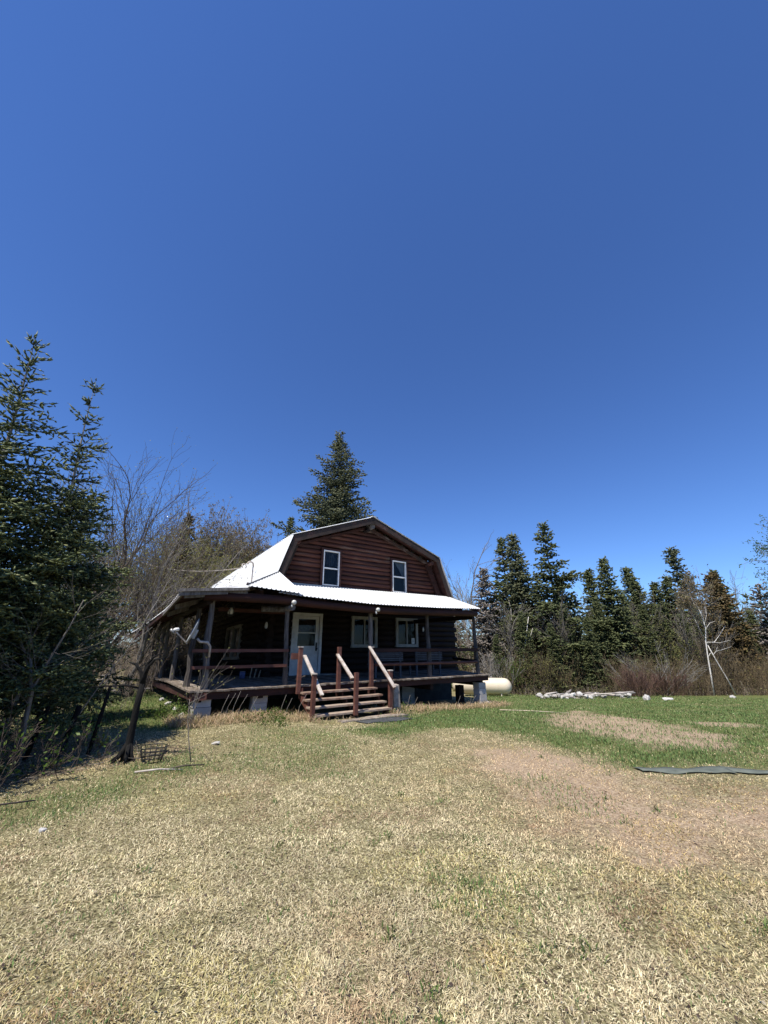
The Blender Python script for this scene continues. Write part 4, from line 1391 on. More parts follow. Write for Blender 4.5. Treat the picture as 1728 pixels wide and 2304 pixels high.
#PART2
# ------------------------------------------------------------------ conifers
def conifer(name, seed, h, base_r, loc, label, cat='tree', foliage='needles_far', detail='far', first=0.04, power=0.85,
            droop=0.15, dens=1.0, lean=(0, 0), bark='bark_brown', group=None, sparse=None, top_bare=0.0, mesh=None, rz=0.0, scale=1.0):
    """tapered trunk, whorls of boughs, needle clad shoots along every bough"""
    o = empty(name, loc, rz)
    tag(o, label, cat, group)
    if mesh is None:
        mesh = conifer_mesh(seed, h, base_r, foliage, detail, first, power, droop, dens, lean, bark, sparse, top_bare)
    for nm, me in mesh:
        p = link(nm, me, o)
        p.scale = (scale, scale, scale)
    return o


def conifer_mesh(seed, h, base_r, foliage, detail='far', first=0.04, power=0.85, droop=0.15, dens=1.0, lean=(0, 0), bark='bark_brown', sparse=None, top_bare=0.0, thin=None):
    r = np.random.default_rng(seed)
    near = detail == 'near'
    tr0 = h * (0.0105 if near else 0.012)
    ts = np.linspace(0, 1, 9)
    tp = np.stack([lean[0] * h * ts + 0.012 * h * np.sin(ts * 5 + seed), lean[1] * h * ts + 0.010 * h * np.cos(ts * 4 + seed), h * ts], axis=1)
    tp[:, :2] -= tp[0, :2]

    def trunk_at(t_):
        return np.array([np.interp(t_, ts, tp[:, k_]) for k_ in range(3)]).T
    rad = tr0 * (1 - ts * 0.96)
    V, F = tubes(tp[:-1], tp[1:], rad[:-1], rad[1:], 7)
    Vw, Fw = [V], [F]
    base_w = len(V)
    segP, segQ, segR0, segR1 = [], [], [], []
    shP, shQ, shR, shT = [], [], [], []
    step = (0.125 if near else 0.20) / dens
    z_ = first * h
    while z_ < h * 0.985:
        t_ = z_ / h
        length = base_r * (1 - t_) ** power * r.uniform(0.72, 1.12)
        if sparse is not None:
            length *= np.interp(t_, sparse[0], sparse[1])
        length = max(length, 0.10 if near else 0.16)
        nb = max(4, int(round((5.5 if near else 6.0) * (0.75 + 0.4 * (1 - t_)))))
        a0 = r.uniform(0, 6.28)
        for k_ in range(nb):
            if r.random() < 0.08:
                continue
            a = a0 + 6.283 * k_ / nb + r.normal(0, 0.25)
            L = length * r.uniform(0.65, 1.12)
            up = np.interp(t_, [0, 0.4, 0.8, 1], [-droop, 0.02, 0.42, 1.0]) + r.normal(0, 0.08)
            d = np.array([math.cos(a), math.sin(a), up])
            d /= np.linalg.norm(d)
            tb = min(0.985, max(first * 0.6, t_ + r.uniform(-0.6, 0.6) * step / h))
            p = trunk_at(tb)
            ns = max(2, int(L / (0.11 if near else 0.20)))
            pts = [p]
            dd = d.copy()
            for s_ in range(ns):
                dd = dd + np.array([r.normal(0, .05), r.normal(0, .05), r.normal(0.0, .03) + (0.10 if s_ > ns * 0.5 else -0.05 * droop * 4) / ns])
                dd /= np.linalg.norm(dd)
                pts.append(pts[-1] + dd * L / ns)
            pts = np.array(pts)
            br = (0.011 if near else 0.018) * min(1.0, L)
            for s_ in range(ns):
                segP.append(pts[s_])
                segQ.append(pts[s_ + 1])
                segR0.append(br * (1 - s_ / ns) + 0.003)
                segR1.append(br * (1 - (s_ + 1) / ns) + 0.003)
            side = np.cross(dd, [0, 0, 1.0])
            side /= max(np.linalg.norm(side), 1e-6)
            tone = r.uniform(-0.12, 0.12)
            for s_ in range(ns + 1):
                f = s_ / ns
                if near and f < 0.12 and L > 0.8 and r.random() < 0.6:
                    continue
                reach = (0.10 + 0.34 * L * (1 - f) ** 0.8 * (0.25 + f) * 1.9) if near else (0.22 + 0.45 * L * (1 - f) * (0.4 + f) * 1.3)
                for sd in (-1, 1):
                    if r.random() < 0.10:
                        continue
                    sl = reach * r.uniform(0.6, 1.2)
                    q0 = pts[s_]
                    dv = side * sd * r.uniform(0.6, 1.0) + dd * r.uniform(0.45, 0.9) + np.array([0, 0, r.normal(-0.08 if not near else 0.0, 0.34)])
                    dv /= np.linalg.norm(dv)
                    unit = 0.13 if near else 0.30
                    m_ = max(1, int(round(sl / unit)))
                    for j in range(m_):
                        a1 = q0 + dv * sl * j / m_
                        b1 = q0 + dv * sl * (j + 1.15) / m_
                        shP.append(a1)
                        shQ.append(b1)
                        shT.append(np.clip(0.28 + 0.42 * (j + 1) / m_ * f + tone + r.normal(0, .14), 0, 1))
                        if near and r.random() < (0.9 if t_ < 0.6 or not top_bare else 0.45):
                            d2 = dv + np.cross(dv, [0, 0, 1.0]) * r.choice([-1, 1]) * r.uniform(0.6, 1.0) + np.array([0, 0, r.normal(0.05, 0.45)])
                            d2 /= np.linalg.norm(d2)
                            shP.append(b1)
                            shQ.append(b1 + d2 * r.uniform(0.06, 0.13))
                            shT.append(np.clip(0.40 + 0.35 * f + tone + r.normal(0, .15), 0, 1))
                            if t_ < 0.62 or r.random() < 0.3:
                                d3 = dv * 0.5 + r.normal(0, .6, 3)
                                d3 /= np.linalg.norm(d3)
                                shP.append(a1)
                                shQ.append(a1 + d3 * r.uniform(0.07, 0.15))
                                shT.append(np.clip(0.34 + 0.35 * f + tone + r.normal(0, .16), 0, 1))
                        if not near and r.random() < 0.55:
                            d2 = dv * 0.6 + np.array([r.normal(0, .4), r.normal(0, .4), r.normal(-0.35, 0.3)])
                            d2 /= np.linalg.norm(d2)
                            shP.append(b1)
                            shQ.append(b1 + d2 * r.uniform(0.12, 0.28))
                            shT.append(np.clip(0.30 + 0.3 * f + tone + r.normal(0, .15), 0, 1))
            # leader shoot at the bough tip
            shP.append(pts[-1] - dd * 0.02)
            shQ.append(pts[-1] + dd * ((0.14 if near else 0.28) * r.uniform(.7, 1.2)))
            shT.append(np.clip(0.62 + tone + r.normal(0, .12), 0, 1))
            if near:
                for s_ in range(ns):
                    shP.append(pts[s_])
                    shQ.append(pts[s_ + 1])
                    shT.append(np.clip(0.3 + 0.3 * s_ / ns + tone, 0, 1))
        z_ += step * r.uniform(0.7, 1.3) * (1.0 if t_ < 0.6 else (float(np.interp(t_, [0.6, 0.8, 1.0], [1.2, 2.4, 2.6])) if near and top_bare else 0.9))
    # top leader
    shP.append(trunk_at(0.90 if not top_bare else 0.985))
    shQ.append(trunk_at(1.0) + np.array([0, 0, 0.10]))
    shT.append(0.6)
    V, F = tubes(segP, segQ, segR0, segR1, 3)
    Vw.append(V)
    Fw.append(F + base_w)
    trunk_me = np_mesh('trunk', np.concatenate(Vw), np.concatenate(Fw), bark, smooth=True)
    shP, shQ, shT = np.array(shP), np.array(shQ), np.array(shT)
    fat = 1.0
    if thin:
        kp = r.random(len(shP)) < thin
        shP, shQ, shT = shP[kp], shQ[kp], shT[kp]
        shQ = shP + (shQ - shP) * 2.0
        fat = 1.5
    Ls = np.linalg.norm(shQ - shP, axis=1)
    if near:
        V1, F1 = spindles(shP, shQ, np.full(len(shP), 0.0185) * r.uniform(.8, 1.3, len(shP)), r, 3, 0.4)
        T1 = np.repeat(shT, 5)
        # needles: slim triangles standing off the shoot
        K = 4
        D, S_, T_ = frames(shQ - shP)
        f = r.uniform(0.0, 1.0, (len(shP), K))
        an = r.uniform(0, 6.283, (len(shP), K))
        P0 = shP[:, None] + (shQ - shP)[:, None] * f[..., None]
        rd = S_[:, None] * np.cos(an)[..., None] + T_[:, None] * np.sin(an)[..., None]
        nl = r.uniform(0.018, 0.032, (len(shP), K))[..., None]
        tip = P0 + (rd * 0.85 + D[:, None] * 0.62) * nl
        wv_ = D[:, None] * 0.0075
        NV = np.stack([P0 - wv_, P0 + wv_, tip], axis=2).reshape(-1, 3)
        NF = np.arange(len(NV)).reshape(-1, 3)
        NT = np.repeat(np.repeat(shT, K) + r.normal(0, .06, len(shP) * K), 3)
        V = np.concatenate([V1, NV])
        F = np.concatenate([F1, NF + len(V1)])
        T = np.concatenate([T1, NT])
    else:
        V, F = spindles(shP, shQ, fat * (0.035 + 0.13 * Ls * r.uniform(0.6, 1.3, len(shP))), r, 3, 0.45)
        T = np.repeat(shT, 5)
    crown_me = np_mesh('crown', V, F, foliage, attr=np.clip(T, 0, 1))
    return [('trunk', trunk_me), ('crown', crown_me)]


# ------------------------------------------------------------------ bare broadleaf trees
def grow(r, p, d, L, rad, lvl, out, tips, spread=0.6, nkid=4, seglen=0.35, up=0.05, wig=0.12, taper=0.55, minr=0.004, shrink=0.62):
    n_ = max(2, int(L / seglen))
    pts, rs = [p], [rad]
    dd = d / np.linalg.norm(d)
    for i in range(n_):
        dd = dd + r.normal(0, wig, 3) + np.array([0, 0, up])
        dd /= np.linalg.norm(dd)
        pts.append(pts[-1] + dd * L / n_)
        rs.append(max(rad * (1 - (1 - taper) * (i + 1) / n_), minr))
    for i in range(n_):
        out.append((pts[i], pts[i + 1], rs[i], rs[i + 1]))
    if lvl == 0:
        tips.append((pts[-1], dd))
        if n_ > 1:
            tips.append((pts[n_ // 2], dd))
        return
    for k_ in range(nkid):
        f = r.uniform(0.25, 1.0)
        i = min(int(f * n_), n_ - 1)
        base = pts[i] + (pts[i + 1] - pts[i]) * (f * n_ - i)
        ax_ = r.normal(size=3)
        ax_ -= dd * (ax_ @ dd)
        ax_ /= np.linalg.norm(ax_)
        dk = dd + ax_ * spread * r.uniform(0.6, 1.4)
        grow(r, base, dk, L * shrink * r.uniform(0.7, 1.2), max(rs[i] * 0.55, minr), lvl - 1, out, tips, spread, nkid, seglen * 0.8, up, wig * 1.15, taper, minr, shrink)
    grow(r, pts[-1], dd, L * shrink, rs[-1], lvl - 1, out, tips, spread, nkid, seglen * 0.8, up, wig * 1.15, taper, minr, shrink)


def bare_mesh(seed, stems, lvl=3, bark='bark_grey', buds=None, bud_n=1.0, bud_size=0.05, n=3, thick_n=6, wood='trunk', **kw):
    """stems: list of (base offset, direction, length, radius)"""
    r = np.random.default_rng(seed)
    out_, tips = [], []
    for b_, d_, L_2, rad_ in stems:
        grow(r, np.array(b_, float), np.array(d_, float), L_2, rad_, lvl, out_, tips, **kw)
    P0 = np.array([s_[0] for s_ in out_])
    P1 = np.array([s_[1] for s_ in out_])
    R0 = np.array([s_[2] for s_ in out_])
    R1 = np.array([s_[3] for s_ in out_])
    big = R0 > 0.025
    Vs, Fs, off = [], [], 0
    for msk, nn_ in ((big, thick_n), (~big, n)):
        if msk.any():
            V, F = tubes(P0[msk], P1[msk], R0[msk], R1[msk], nn_)
            Vs.append(V)
            Fs.append(F + off)
            off += len(V)
    res = [(wood, np_mesh(wood, np.concatenate(Vs), np.concatenate(Fs), bark, smooth=True))]
    if buds:
        TP = np.array([t_[0] for t_ in tips])
        TD = np.array([t_[1] for t_ in tips])
        k_ = max(1, int(round(bud_n)))
        TP = np.repeat(TP, k_, axis=0) + r.normal(0, 0.10 if k_ > 1 else 0.01, (len(TP) * k_, 3))
        TD = np.repeat(TD, k_, axis=0) + r.normal(0, 0.7, (len(TD) * k_, 3))
        if bud_n < 1:
            keep = r.random(len(TP)) < bud_n
            TP, TD = TP[keep], TD[keep]
        V, F = leaf_tris(TP, bud_size * r.uniform(0.5, 1.4, len(TP)), r, TD)
        res.append(('crown', np_mesh('crown', V, F, buds, attr=np.repeat(r.random(len(TP)), 4))))
    return res


def place(name, mesh, loc, label, cat='tree', group=None, rz=0.0, scale=1.0, sz=None):
    o = empty(name, loc, rz)
    tag(o, label, cat, group)
    for nm, me in mesh:
        p = link(nm, me, o)
        p.scale = (scale, scale, sz or scale)
        if nm == 'stems':
            p['kind'] = 'stuff'
    return o


def G(x, y, dz=-0.05):
    return (x, y, tz(x, y) + dz)


def fan(r, n_, L, rad, spread=0.35, off=0.25):
    res = []
    for i in range(n_):
        a = r.uniform(0, 6.28)
        s_ = r.uniform(0.05, spread)
        res.append(((off * math.cos(a) * r.random(), off * math.sin(a) * r.random(), 0), (s_ * math.cos(a), s_ * math.sin(a), 1), L * r.uniform(0.75, 1.1), rad * r.uniform(0.7, 1.1)))
    return res


# ---- left foreground spruces
conifer('spruce_tree', 11, 7.15, 2.0, G(-6.55, 5.75), 'tall spruce cut by the left picture edge, its bare leader topmost', foliage='needles_near', detail='near', first=0.14, droop=0.25, power=0.8, bark='bark_grey', top_bare=1)
conifer('spruce_tree', 12, 6.85, 1.95, G(-6.05, 6.9), 'slender spruce with pale stem, second from the left picture edge', foliage='needles_near', detail='near', first=0.12, droop=0.22, power=0.9, dens=0.92, sparse=([0, .5, .62, .8, 1], [1.0, 1.0, .85, .75, .9]), bark='bark_pale', top_bare=1)
conifer('spruce_tree', 13, 5.0, 1.75, G(-7.2, 9.0), 'shorter dense spruce behind the two tall left hand spruces', foliage='needles_near', detail='near', first=0.13, droop=0.2, power=0.75, dens=0.85)
conifer('spruce_tree', 14, 3.6, 1.4, G(-5.75, 5.0), 'low young spruce at the left picture edge with drooping boughs', foliage='needles_near', detail='near', first=0.16, droop=0.3, power=0.7, dens=0.85)

# ---- bare alders left of the house
r0 = np.random.default_rng(31)
place('alder_tree', bare_mesh(41, fan(r0, 4, 4.2, 0.075, 0.30), 3, 'bark_brown', 'bud_leaf', 2, 0.05, spread=0.55, nkid=5, up=0.04), G(-9.6, 13.2),
      'tall leafless alder clump beside the left hand spruces', rz=0.4)
place('alder_tree', bare_mesh(42, fan(r0, 4, 4.0, 0.070, 0.32), 3, 'bark_grey', 'bud_leaf', 2, 0.06, spread=0.55, nkid=5, up=0.035), G(-9.2, 14.9),
      'many stemmed leafless alder nearest the left porch eave', rz=1.2)
place('alder_tree', bare_mesh(43, fan(r0, 4, 3.8, 0.065, 0.35), 3, 'bark_brown', 'bud_brown', 3, 0.06, spread=0.55, nkid=5, up=0.03), G(-11.4, 15.6),
      'leafless alder standing behind the other left hand alders', rz=2.2)
# ---- thicket behind the left lawn (stuff)
def thicket(name, label, spots, n_per, hgt, mat, seed, leaf=None, wid=0.012, leafn=0.15, leafsize=0.06, spread=0.9, cat='brush'):
    r = np.random.default_rng(seed)
    Ps, Qs, R0s, T = [], [], [], []
    LP = []
    for (x, y, hs_) in spots:
        z0 = tz(x, y) - 0.05
        m_ = int(n_per * r.uniform(0.7, 1.3))
        a = r.uniform(0, 6.283, m_)
        rr = spread * np.sqrt(r.random(m_))
        b_ = np.stack([x + rr * np.cos(a) * 0.7, y + rr * np.sin(a) * 0.7, np.full(m_, z0)], axis=1)
        Lh = hgt * hs_ * r.uniform(0.35, 1.05, m_)
        d = np.stack([np.cos(a) * r.uniform(0, .5, m_), np.sin(a) * r.uniform(0, .5, m_), np.ones(m_)], axis=1) + r.normal(0, .12, (m_, 3))
        d /= np.linalg.norm(d, axis=1, keepdims=True)
        cur = b_
        tn = np.clip(r.normal(0.45, 0.22, m_), 0, 1)
        for s_ in range(4):
            nxt = cur + d * (Lh / 4)[:, None]
            Ps.append(cur)
            Qs.append(nxt)
            R0s.append(np.full(m_, wid * (1 - s_ * 0.2)) * (0.5 + 0.5 * hs_))
            T.append(tn)
            # side twigs
            for _ in range(3):
                k_ = r.random(m_) < 0.75
                st_ = cur[k_] + (nxt - cur)[k_] * r.random(k_.sum())[:, None]
                dv = d[k_] + r.normal(0, .55, (k_.sum(), 3))
                dv /= np.linalg.norm(dv, axis=1, keepdims=True)
                en = st_ + dv * (Lh[k_] * r.uniform(.08, .22, k_.sum()))[:, None]
                Ps.append(st_)
                Qs.append(en)
                R0s.append(np.full(k_.sum(), wid * 0.5))
                T.append(np.clip(tn[k_] + r.normal(0.08, .12, k_.sum()), 0, 1))
                # finest twigs
                dv2 = dv + r.normal(0, .6, dv.shape)
                dv2 /= np.linalg.norm(dv2, axis=1, keepdims=True)
                st2 = st_ + (en - st_) * r.uniform(.3, 1, len(st_))[:, None]
                en2 = st2 + dv2 * (Lh[k_] * r.uniform(.05, .13, k_.sum()))[:, None]
                Ps.append(st2)
                Qs.append(en2)
                R0s.append(np.full(k_.sum(), wid * 0.35))
                T.append(np.clip(tn[k_] + r.normal(0.15, .12, k_.sum()), 0, 1))
                if leaf:
                    lk = r.random(len(en2)) < leafn
                    LP.append(en2[lk])
            cur = nxt
            d = d + r.normal(0, .16, d.shape)
            d /= np.linalg.norm(d, axis=1, keepdims=True)
    P, Q, R, T = np.concatenate(Ps), np.concatenate(Qs), np.concatenate(R0s), np.concatenate(T)
    # each twig: two crossed slivers would be 4 tris; a tapered three sided spike is 3
    D, S_, T_ = frames(Q - P)
    ph = r.uniform(0, 6.28, len(P))
    V = np.empty((len(P), 4, 3))
    for k_ in range(3):
        an = ph + 2.094 * k_
        V[:, k_] = P + (S_ * np.cos(an)[:, None] + T_ * np.sin(an)[:, None]) * R[:, None]
    V[:, 3] = Q
    q = np.array([[0, 1, 3], [1, 2, 3], [2, 0, 3]])
    F = (np.arange(len(P))[:, None, None] * 4 + q[None]).reshape(-1, 3)
    o = link(name, np_mesh(name, V.reshape(-1, 3), F, mat, attr=np.repeat(T, 4)))
    tag(o, label, cat, kind='stuff')
    if leaf and LP:
        LP = np.concatenate(LP)
        V, F = leaf_tris(LP, leafsize * r.uniform(.6, 1.4, len(LP)), r)
        p = link('leaves', np_mesh('leaves', V, F, leaf, attr=np.repeat(r.random(len(LP)), 4)), o)
        p['kind'] = 'stuff'
    return o


tr_ = random.Random(4)
sp_l = [(-13.5 + 0.55 * i + tr_.uniform(-.4, .4), 19.5 - 0.1 * i + tr_.uniform(-1.2, 2.0), tr_.uniform(.6, 1.1)) for i in range(12)]
sp_l += [(-9.2 + tr_.uniform(-.9, .7), 15.5 + tr_.uniform(-1.0, 5), tr_.uniform(.5, 1.0)) for i in range(9)]
sp_l += [(-17 + tr_.uniform(0, 7), 24 + tr_.uniform(0, 5), tr_.uniform(.9, 1.5)) for i in range(14)]
thicket('underbrush', 'grey leafless brush filling the ground left of and behind the house', sp_l, 46, 3.2, 'brush_twig', 51, 'bud_leaf', 0.013, 0.22, 0.06)

sp_m = [(-8.9 + tr_.uniform(0, 2.3), 9.6 + tr_.uniform(0, 3.2), tr_.uniform(.6, 1.15)) for i in range(9)]
thicket('underbrush', 'thin grey saplings and twigs between the left spruces and the porch', sp_m, 17, 3.6, 'brush_twig', 57, 'bud_leaf', 0.010, 0.2, 0.04, 0.9)

# ---- trees behind the house, left
mH1 = bare_mesh(61, fan(np.random.default_rng(2), 5, 6.9, 0.13, 0.34, 0.5), 3, 'bark_pale', 'bud_brown', 9, 0.13, spread=0.6, nkid=7, seglen=0.7, up=0.03, minr=0.010, shrink=0.6)
mH2 = bare_mesh(62, fan(np.random.default_rng(3), 5, 6.7, 0.13, 0.34, 0.5), 3, 'bark_pale', 'bud_leaf', 8, 0.13, spread=0.6, nkid=7, seglen=0.7, up=0.03, minr=0.010, shrink=0.6)
place('aspen_tree', mH1, G(-14.9, 34.5), 'round budding aspen left of the small dark spruce top behind the roof', rz=0.3, scale=0.93)
place('aspen_tree', mH2, G(-18.5, 33), 'olive budding aspen behind the left porch eave', rz=1.3, scale=0.98)
place('aspen_tree', mH1, G(-11.6, 37.5), 'rusty budding aspen directly behind the roof slope', rz=2.5, scale=0.90)
place('aspen_tree', mH2, G(-22, 31), 'pale budding aspen glimpsed between the alders', rz=4.0, scale=0.85)
place('aspen_tree', mH2, G(-9.0, 40), 'aspen peeping over the roof slope beside the small spruce top', rz=5.0, scale=0.78)
place('aspen_tree', mH1, G(-17.2, 37), 'brown budding aspen behind the pair left of the roof slope', rz=3.6, scale=0.98)
place('aspen_tree', mH2, G(-13.2, 33), 'olive budding aspen low beside the roof slope', rz=0.9, scale=0.80)
conifer('spruce_tree', 71, 12.2, 2.6, G(-16.2, 30.5), 'dark spruce half hidden behind the leafless alders', foliage='needles_rust', first=0.06, dens=0.9)
mtiny = conifer_mesh(72, 15.2, 2.4, 'needles_far', first=0.3, dens=0.8)
conifer('spruce_tree', 72, 15.2, 2.4, G(-10.4, 40.3), 'small dark pointed spruce top just left of the big spruce', mesh=mtiny)

# ---- the big spruce behind the house
conifer('spruce_tree', 73, 21.9, 8.3, G(-4.75, 33.5), 'big broad spruce rising behind the house roof', foliage='needles_blue', first=0.38, dens=0.44, power=0.80, droop=0.2)

# ---- right hand wood
mA = conifer_mesh(81, 11.4, 2.6, 'needles_blue', first=0.05, power=0.85, dens=0.9)
mB = conifer_mesh(82, 11.8, 4.2, 'needles_far', first=0.05, power=0.82, dens=0.52, sparse=([0, .3, .6, .75, 1], [1.0, 1.1, 1.0, .75, 1.0]))
mC = conifer_mesh(83, 9.0, 1.8, 'needles_far', first=0.03, power=0.75, dens=0.9)
mD = conifer_mesh(84, 9.0, 2.2, 'needles_far', first=0.02, power=0.85, dens=0.9)
mE = conifer_mesh(85, 11.6, 2.1, 'needles_blue', first=0.35, power=0.5, dens=0.58, lean=(-0.10, 0.0), droop=-0.05)
for nm_, mm, x, y, sc, rz_, lab in (
        ('spruce_tree', mA, 9.95, 29.0, 1.0, 0.0, 'dense grey green spruce, narrow tip, left one of the tallest right hand spruces'),
        ('spruce_tree', mB, 9.35, 30.6, 0.98, 2.1, 'dark spruce partly hidden left behind the dense grey green spruce'),
        ('spruce_tree', mB, 11.95, 28.0, 1.0, 0.7, 'tallest dark spruce with open spreading boughs right of the house'),
        ('spruce_tree', mC, 16.6, 31.0, 1.0, 0.4, 'slim dark spruce standing alone right of the tallest spruce'),
        ('spruce_tree', mD, 15.6, 26.9, 0.97, 1.5, 'full dark spruce reaching to the ground beside the wood heap'),
        ('spruce_tree', mC, 20.7, 33.0, 1.08, 2.6, 'narrow spruce top right of the full dark spruce'),
        ('spruce_tree', mD, 19.3, 30.0, 0.90, 3.1, 'bushy mid green spruce above the brown brush'),
        ('spruce_tree', mC, 20.3, 29.0, 0.84, 5.0, 'short pointed spruce left of the leaning spruce'),
        ('spruce_tree', mE, 26.2, 33.0, 1.0, 0.0, 'leaning spruce with layered flat boughs and visible stem'),
        ('spruce_tree', mD, 22.4, 30.6, 0.93, 0.2, 'spruce at the foot of the leaning spruce'),
        ('spruce_tree', mD, 24.4, 28.6, 0.92, 4.2, 'broad spruce behind the white birch'),
        ('spruce_tree', mC, 13.6, 30.5, 0.86, 1.1, 'lower spruce between the tallest spruce and the slim one'),
        ('spruce_tree', mD, 17.8, 29.2, 0.74, 2.0, 'low spruce just right of the full dark spruce'),
        ('spruce_tree', mC, 27.0, 29.5, 0.62, 2.4, 'low far spruce at the right end of the wood'),
        ('spruce_tree', mD, 29.5, 30.5, 0.60, 3.4, 'last low spruce before the right picture edge')):
    conifer(nm_, 0, 1, 1, G(x, y), lab, mesh=mm, scale=sc, rz=rz_)
ORD = ('first', 'second', 'third', 'fourth', 'fifth', 'sixth', 'seventh', 'eighth', 'ninth', 'tenth', 'eleventh', 'twelfth', 'thirteenth')
for i, (x, y, sc) in enumerate(((7.4, 26.6, .40), (9.0, 26.0, .55), (10.4, 25.3, .46), (11.6, 25.8, .60), (12.8, 25.2, .50), (14.3, 26.6, .66), (16.9, 26.0, .60), (18.6, 27.0, .62), (20.2, 27.2, .55), (21.6, 27.6, .60), (23.9, 26.6, .48), (25.6, 26.8, .52), (28.0, 27.0, .46))):
    conifer('young_spruce', 0, 1, 1, G(x, y), ORD[i] + ' young spruce from the house at the foot of the right hand wood', mesh=(mC, mD)[i % 2], scale=sc, rz=i * 1.7, group='young spruces at the foot of the wood')
conifer('rusty_spruce_tree', 90, 7.6, 1.9, G(23.0, 27.0), 'golden brown tinged spruce directly behind the white birch', foliage='needles_rust', first=0.15, dens=0.85, power=0.55)
conifer('dead_spruce_tree', 91, 8.6, 1.9, G(7.5, 29.2), 'grey dead spruce just right of the porch roof', foliage='dead_needles', first=0.05, dens=0.62, power=0.6, bark='bark_grey', sparse=([0, 1], [0.85, 0.8]))
conifer('dead_spruce_tree', 92, 6.6, 1.4, G(25.3, 25.8), 'bare dead spruce spire at the right picture edge', foliage='dead_needles', first=0.3, dens=0.42, power=0.5, bark='bark_brown', lean=(-0.09, 0))

rb = np.random.default_rng(77)
mBare = bare_mesh(101, [((0, 0, 0), (0.03, 0, 1), 6.2, 0.11), ((0.2, 0, 0), (-0.12, 0.05, 1), 5.2, 0.08)], 3, 'bark_pale', 'bud_leaf', 2, 0.07, spread=0.5, nkid=5, seglen=0.6, up=0.04, minr=0.008, shrink=0.55)
mBare2 = bare_mesh(102, fan(rb, 5, 5.4, 0.10, 0.25), 3, 'bark_grey', 'bud_brown', 1, 0.08, spread=0.45, nkid=5, seglen=0.6, up=0.06, minr=0.010, shrink=0.55)
place('aspen_tree', mBare, G(6.9, 32.3), 'pale leafless aspen right of the gable', scale=1.02)
place('aspen_tree', mBare2, G(31, 38), 'leafless grey tree right of the leaning spruce', scale=1.02, rz=.3)
place('aspen_tree', mBare2, G(27, 38.5), 'leafless grey tree left of the leaning spruce', scale=0.90, rz=1.9)
place('aspen_tree', mBare2, G(33.5, 36), 'leafless grey tree above the white birch', scale=0.84, rz=3.3)
for x, y, sc, rz_, lab in ((13.3, 27.6, .70, .5, 'grey leafless tree between the tallest spruce and the full dark spruce'), (17.7, 28.0, .66, 2.2, 'grey leafless tree just right of the full dark spruce'), (21.0, 27.4, .62, 4.1, 'grey leafless tree left of the leaning spruce foot'), (10.9, 27.2, .60, 5.2, 'grey leafless tree in front of the dense grey green spruce')):
    place('aspen_tree', mBare2, G(x, y), lab, scale=sc, rz=rz_)
place('aspen_tree', mBare, G(8.4, 27.6), 'thin leafless tree beside the grey dead spruce', scale=0.62, rz=2.3)
place('aspen_tree', bare_mesh(103, [((0, 0, 0), (0.02, 0, 1), 7.0, 0.12)], 3, 'bark_grey', 'green_leaf', 9, 0.11, spread=0.75, nkid=7, seglen=0.6, up=0.02, minr=0.008, shrink=0.5), G(26.5, 24.0),
      'pale green leafing tree cut by the right picture edge', scale=0.95)

# ---- white birch in front of the wood
def limb(base, pts, r0_, r1_, n_=7):
    P = [Vector(p) for p in pts]
    return MB().tube(P, list(np.linspace(r0_, r1_, len(P))), n=n_, jitter=0.06, rng=random.Random(3))


bx, by = 18.1, 23.3
bz_ = tz(bx, by)
birch = empty('birch_tree', (bx, by, bz_ - 0.05))
tag(birch, 'white barked birch with two crossing stems before the brown brush', 'tree')
limb(0, [(0, 0, 0), (0.12, 0, 1.1), (0.22, 0, 2.1), (0.33, 0, 2.9), (0.52, 0, 3.6), (0.50, 0, 4.3), (0.28, 0, 5.3)], 0.042, 0.014).build('trunk', 'bark_birch', birch)
limb(0, [(1.28, 0.1, 0.1), (1.05, 0.1, 0.9), (0.70, 0.1, 1.9), (0.42, 0.06, 2.7)], 0.032, 0.024).build('trunk', 'bark_birch', birch)
for pts_, ra in (([(0.35, 0, 2.8), (0.9, 0.1, 2.85), (1.4, .2, 3.25), (1.85, .2, 3.75)], .03), ([(.4, 0, 2.85), (1.0, -.1, 2.80), (1.7, -.1, 2.95)], .022), ([(.5, 0, 3.55), (.85, 0, 3.9), (1.2, 0, 4.0)], .025),
                 ([(.5, 0, 3.8), (.75, 0, 4.3), (.95, .1, 4.9)], .022), ([(.35, 0, 3.0), (.15, 0, 3.6), (-.05, 0, 4.4)], .018), ([(.62, .1, 2.15), (.85, .1, 2.35), (1.2, .1, 2.42), (1.8, .1, 2.6)], .020),
                 ([(.2, 0, 2.0), (.45, .05, 2.25), (.65, .1, 2.25)], .022), ([(.5, 0, 4.2), (.25, 0, 4.8), (.1, 0, 5.5)], .016), ([(.85, .1, 2.35), (1.0, .1, 2.6)], .018)):
    limb(0, pts_, ra * 0.72, ra * 0.3, 5).build('branch', 'bark_birch', birch)
gold = bare_mesh(105, [((0.5, 0, 3.6), (0, 0, 1), 1.6, 0.02), ((.5, 0, 4.0), (.3, 0.1, 1), 1.2, 0.016), ((.4, 0, 3.7), (-.4, 0, 1), 1.2, 0.016), ((1.2, 0, 3.3), (.5, 0, 1), .8, 0.012), ((.3, 0, 5.0), (-.1, 0, 1), .9, 0.014), ((.1, 0, 4.2), (-.5, 0, 1), .8, 0.012)], 2, 'bark_pale', 'bud_brown', 6, 0.09, spread=.6, nkid=5, seglen=.3, minr=.006, wood='twigs')
for nm, me in gold:
    link('twigs' if nm == 'twigs' else 'crown', me, birch)['kind'] = 'stuff'
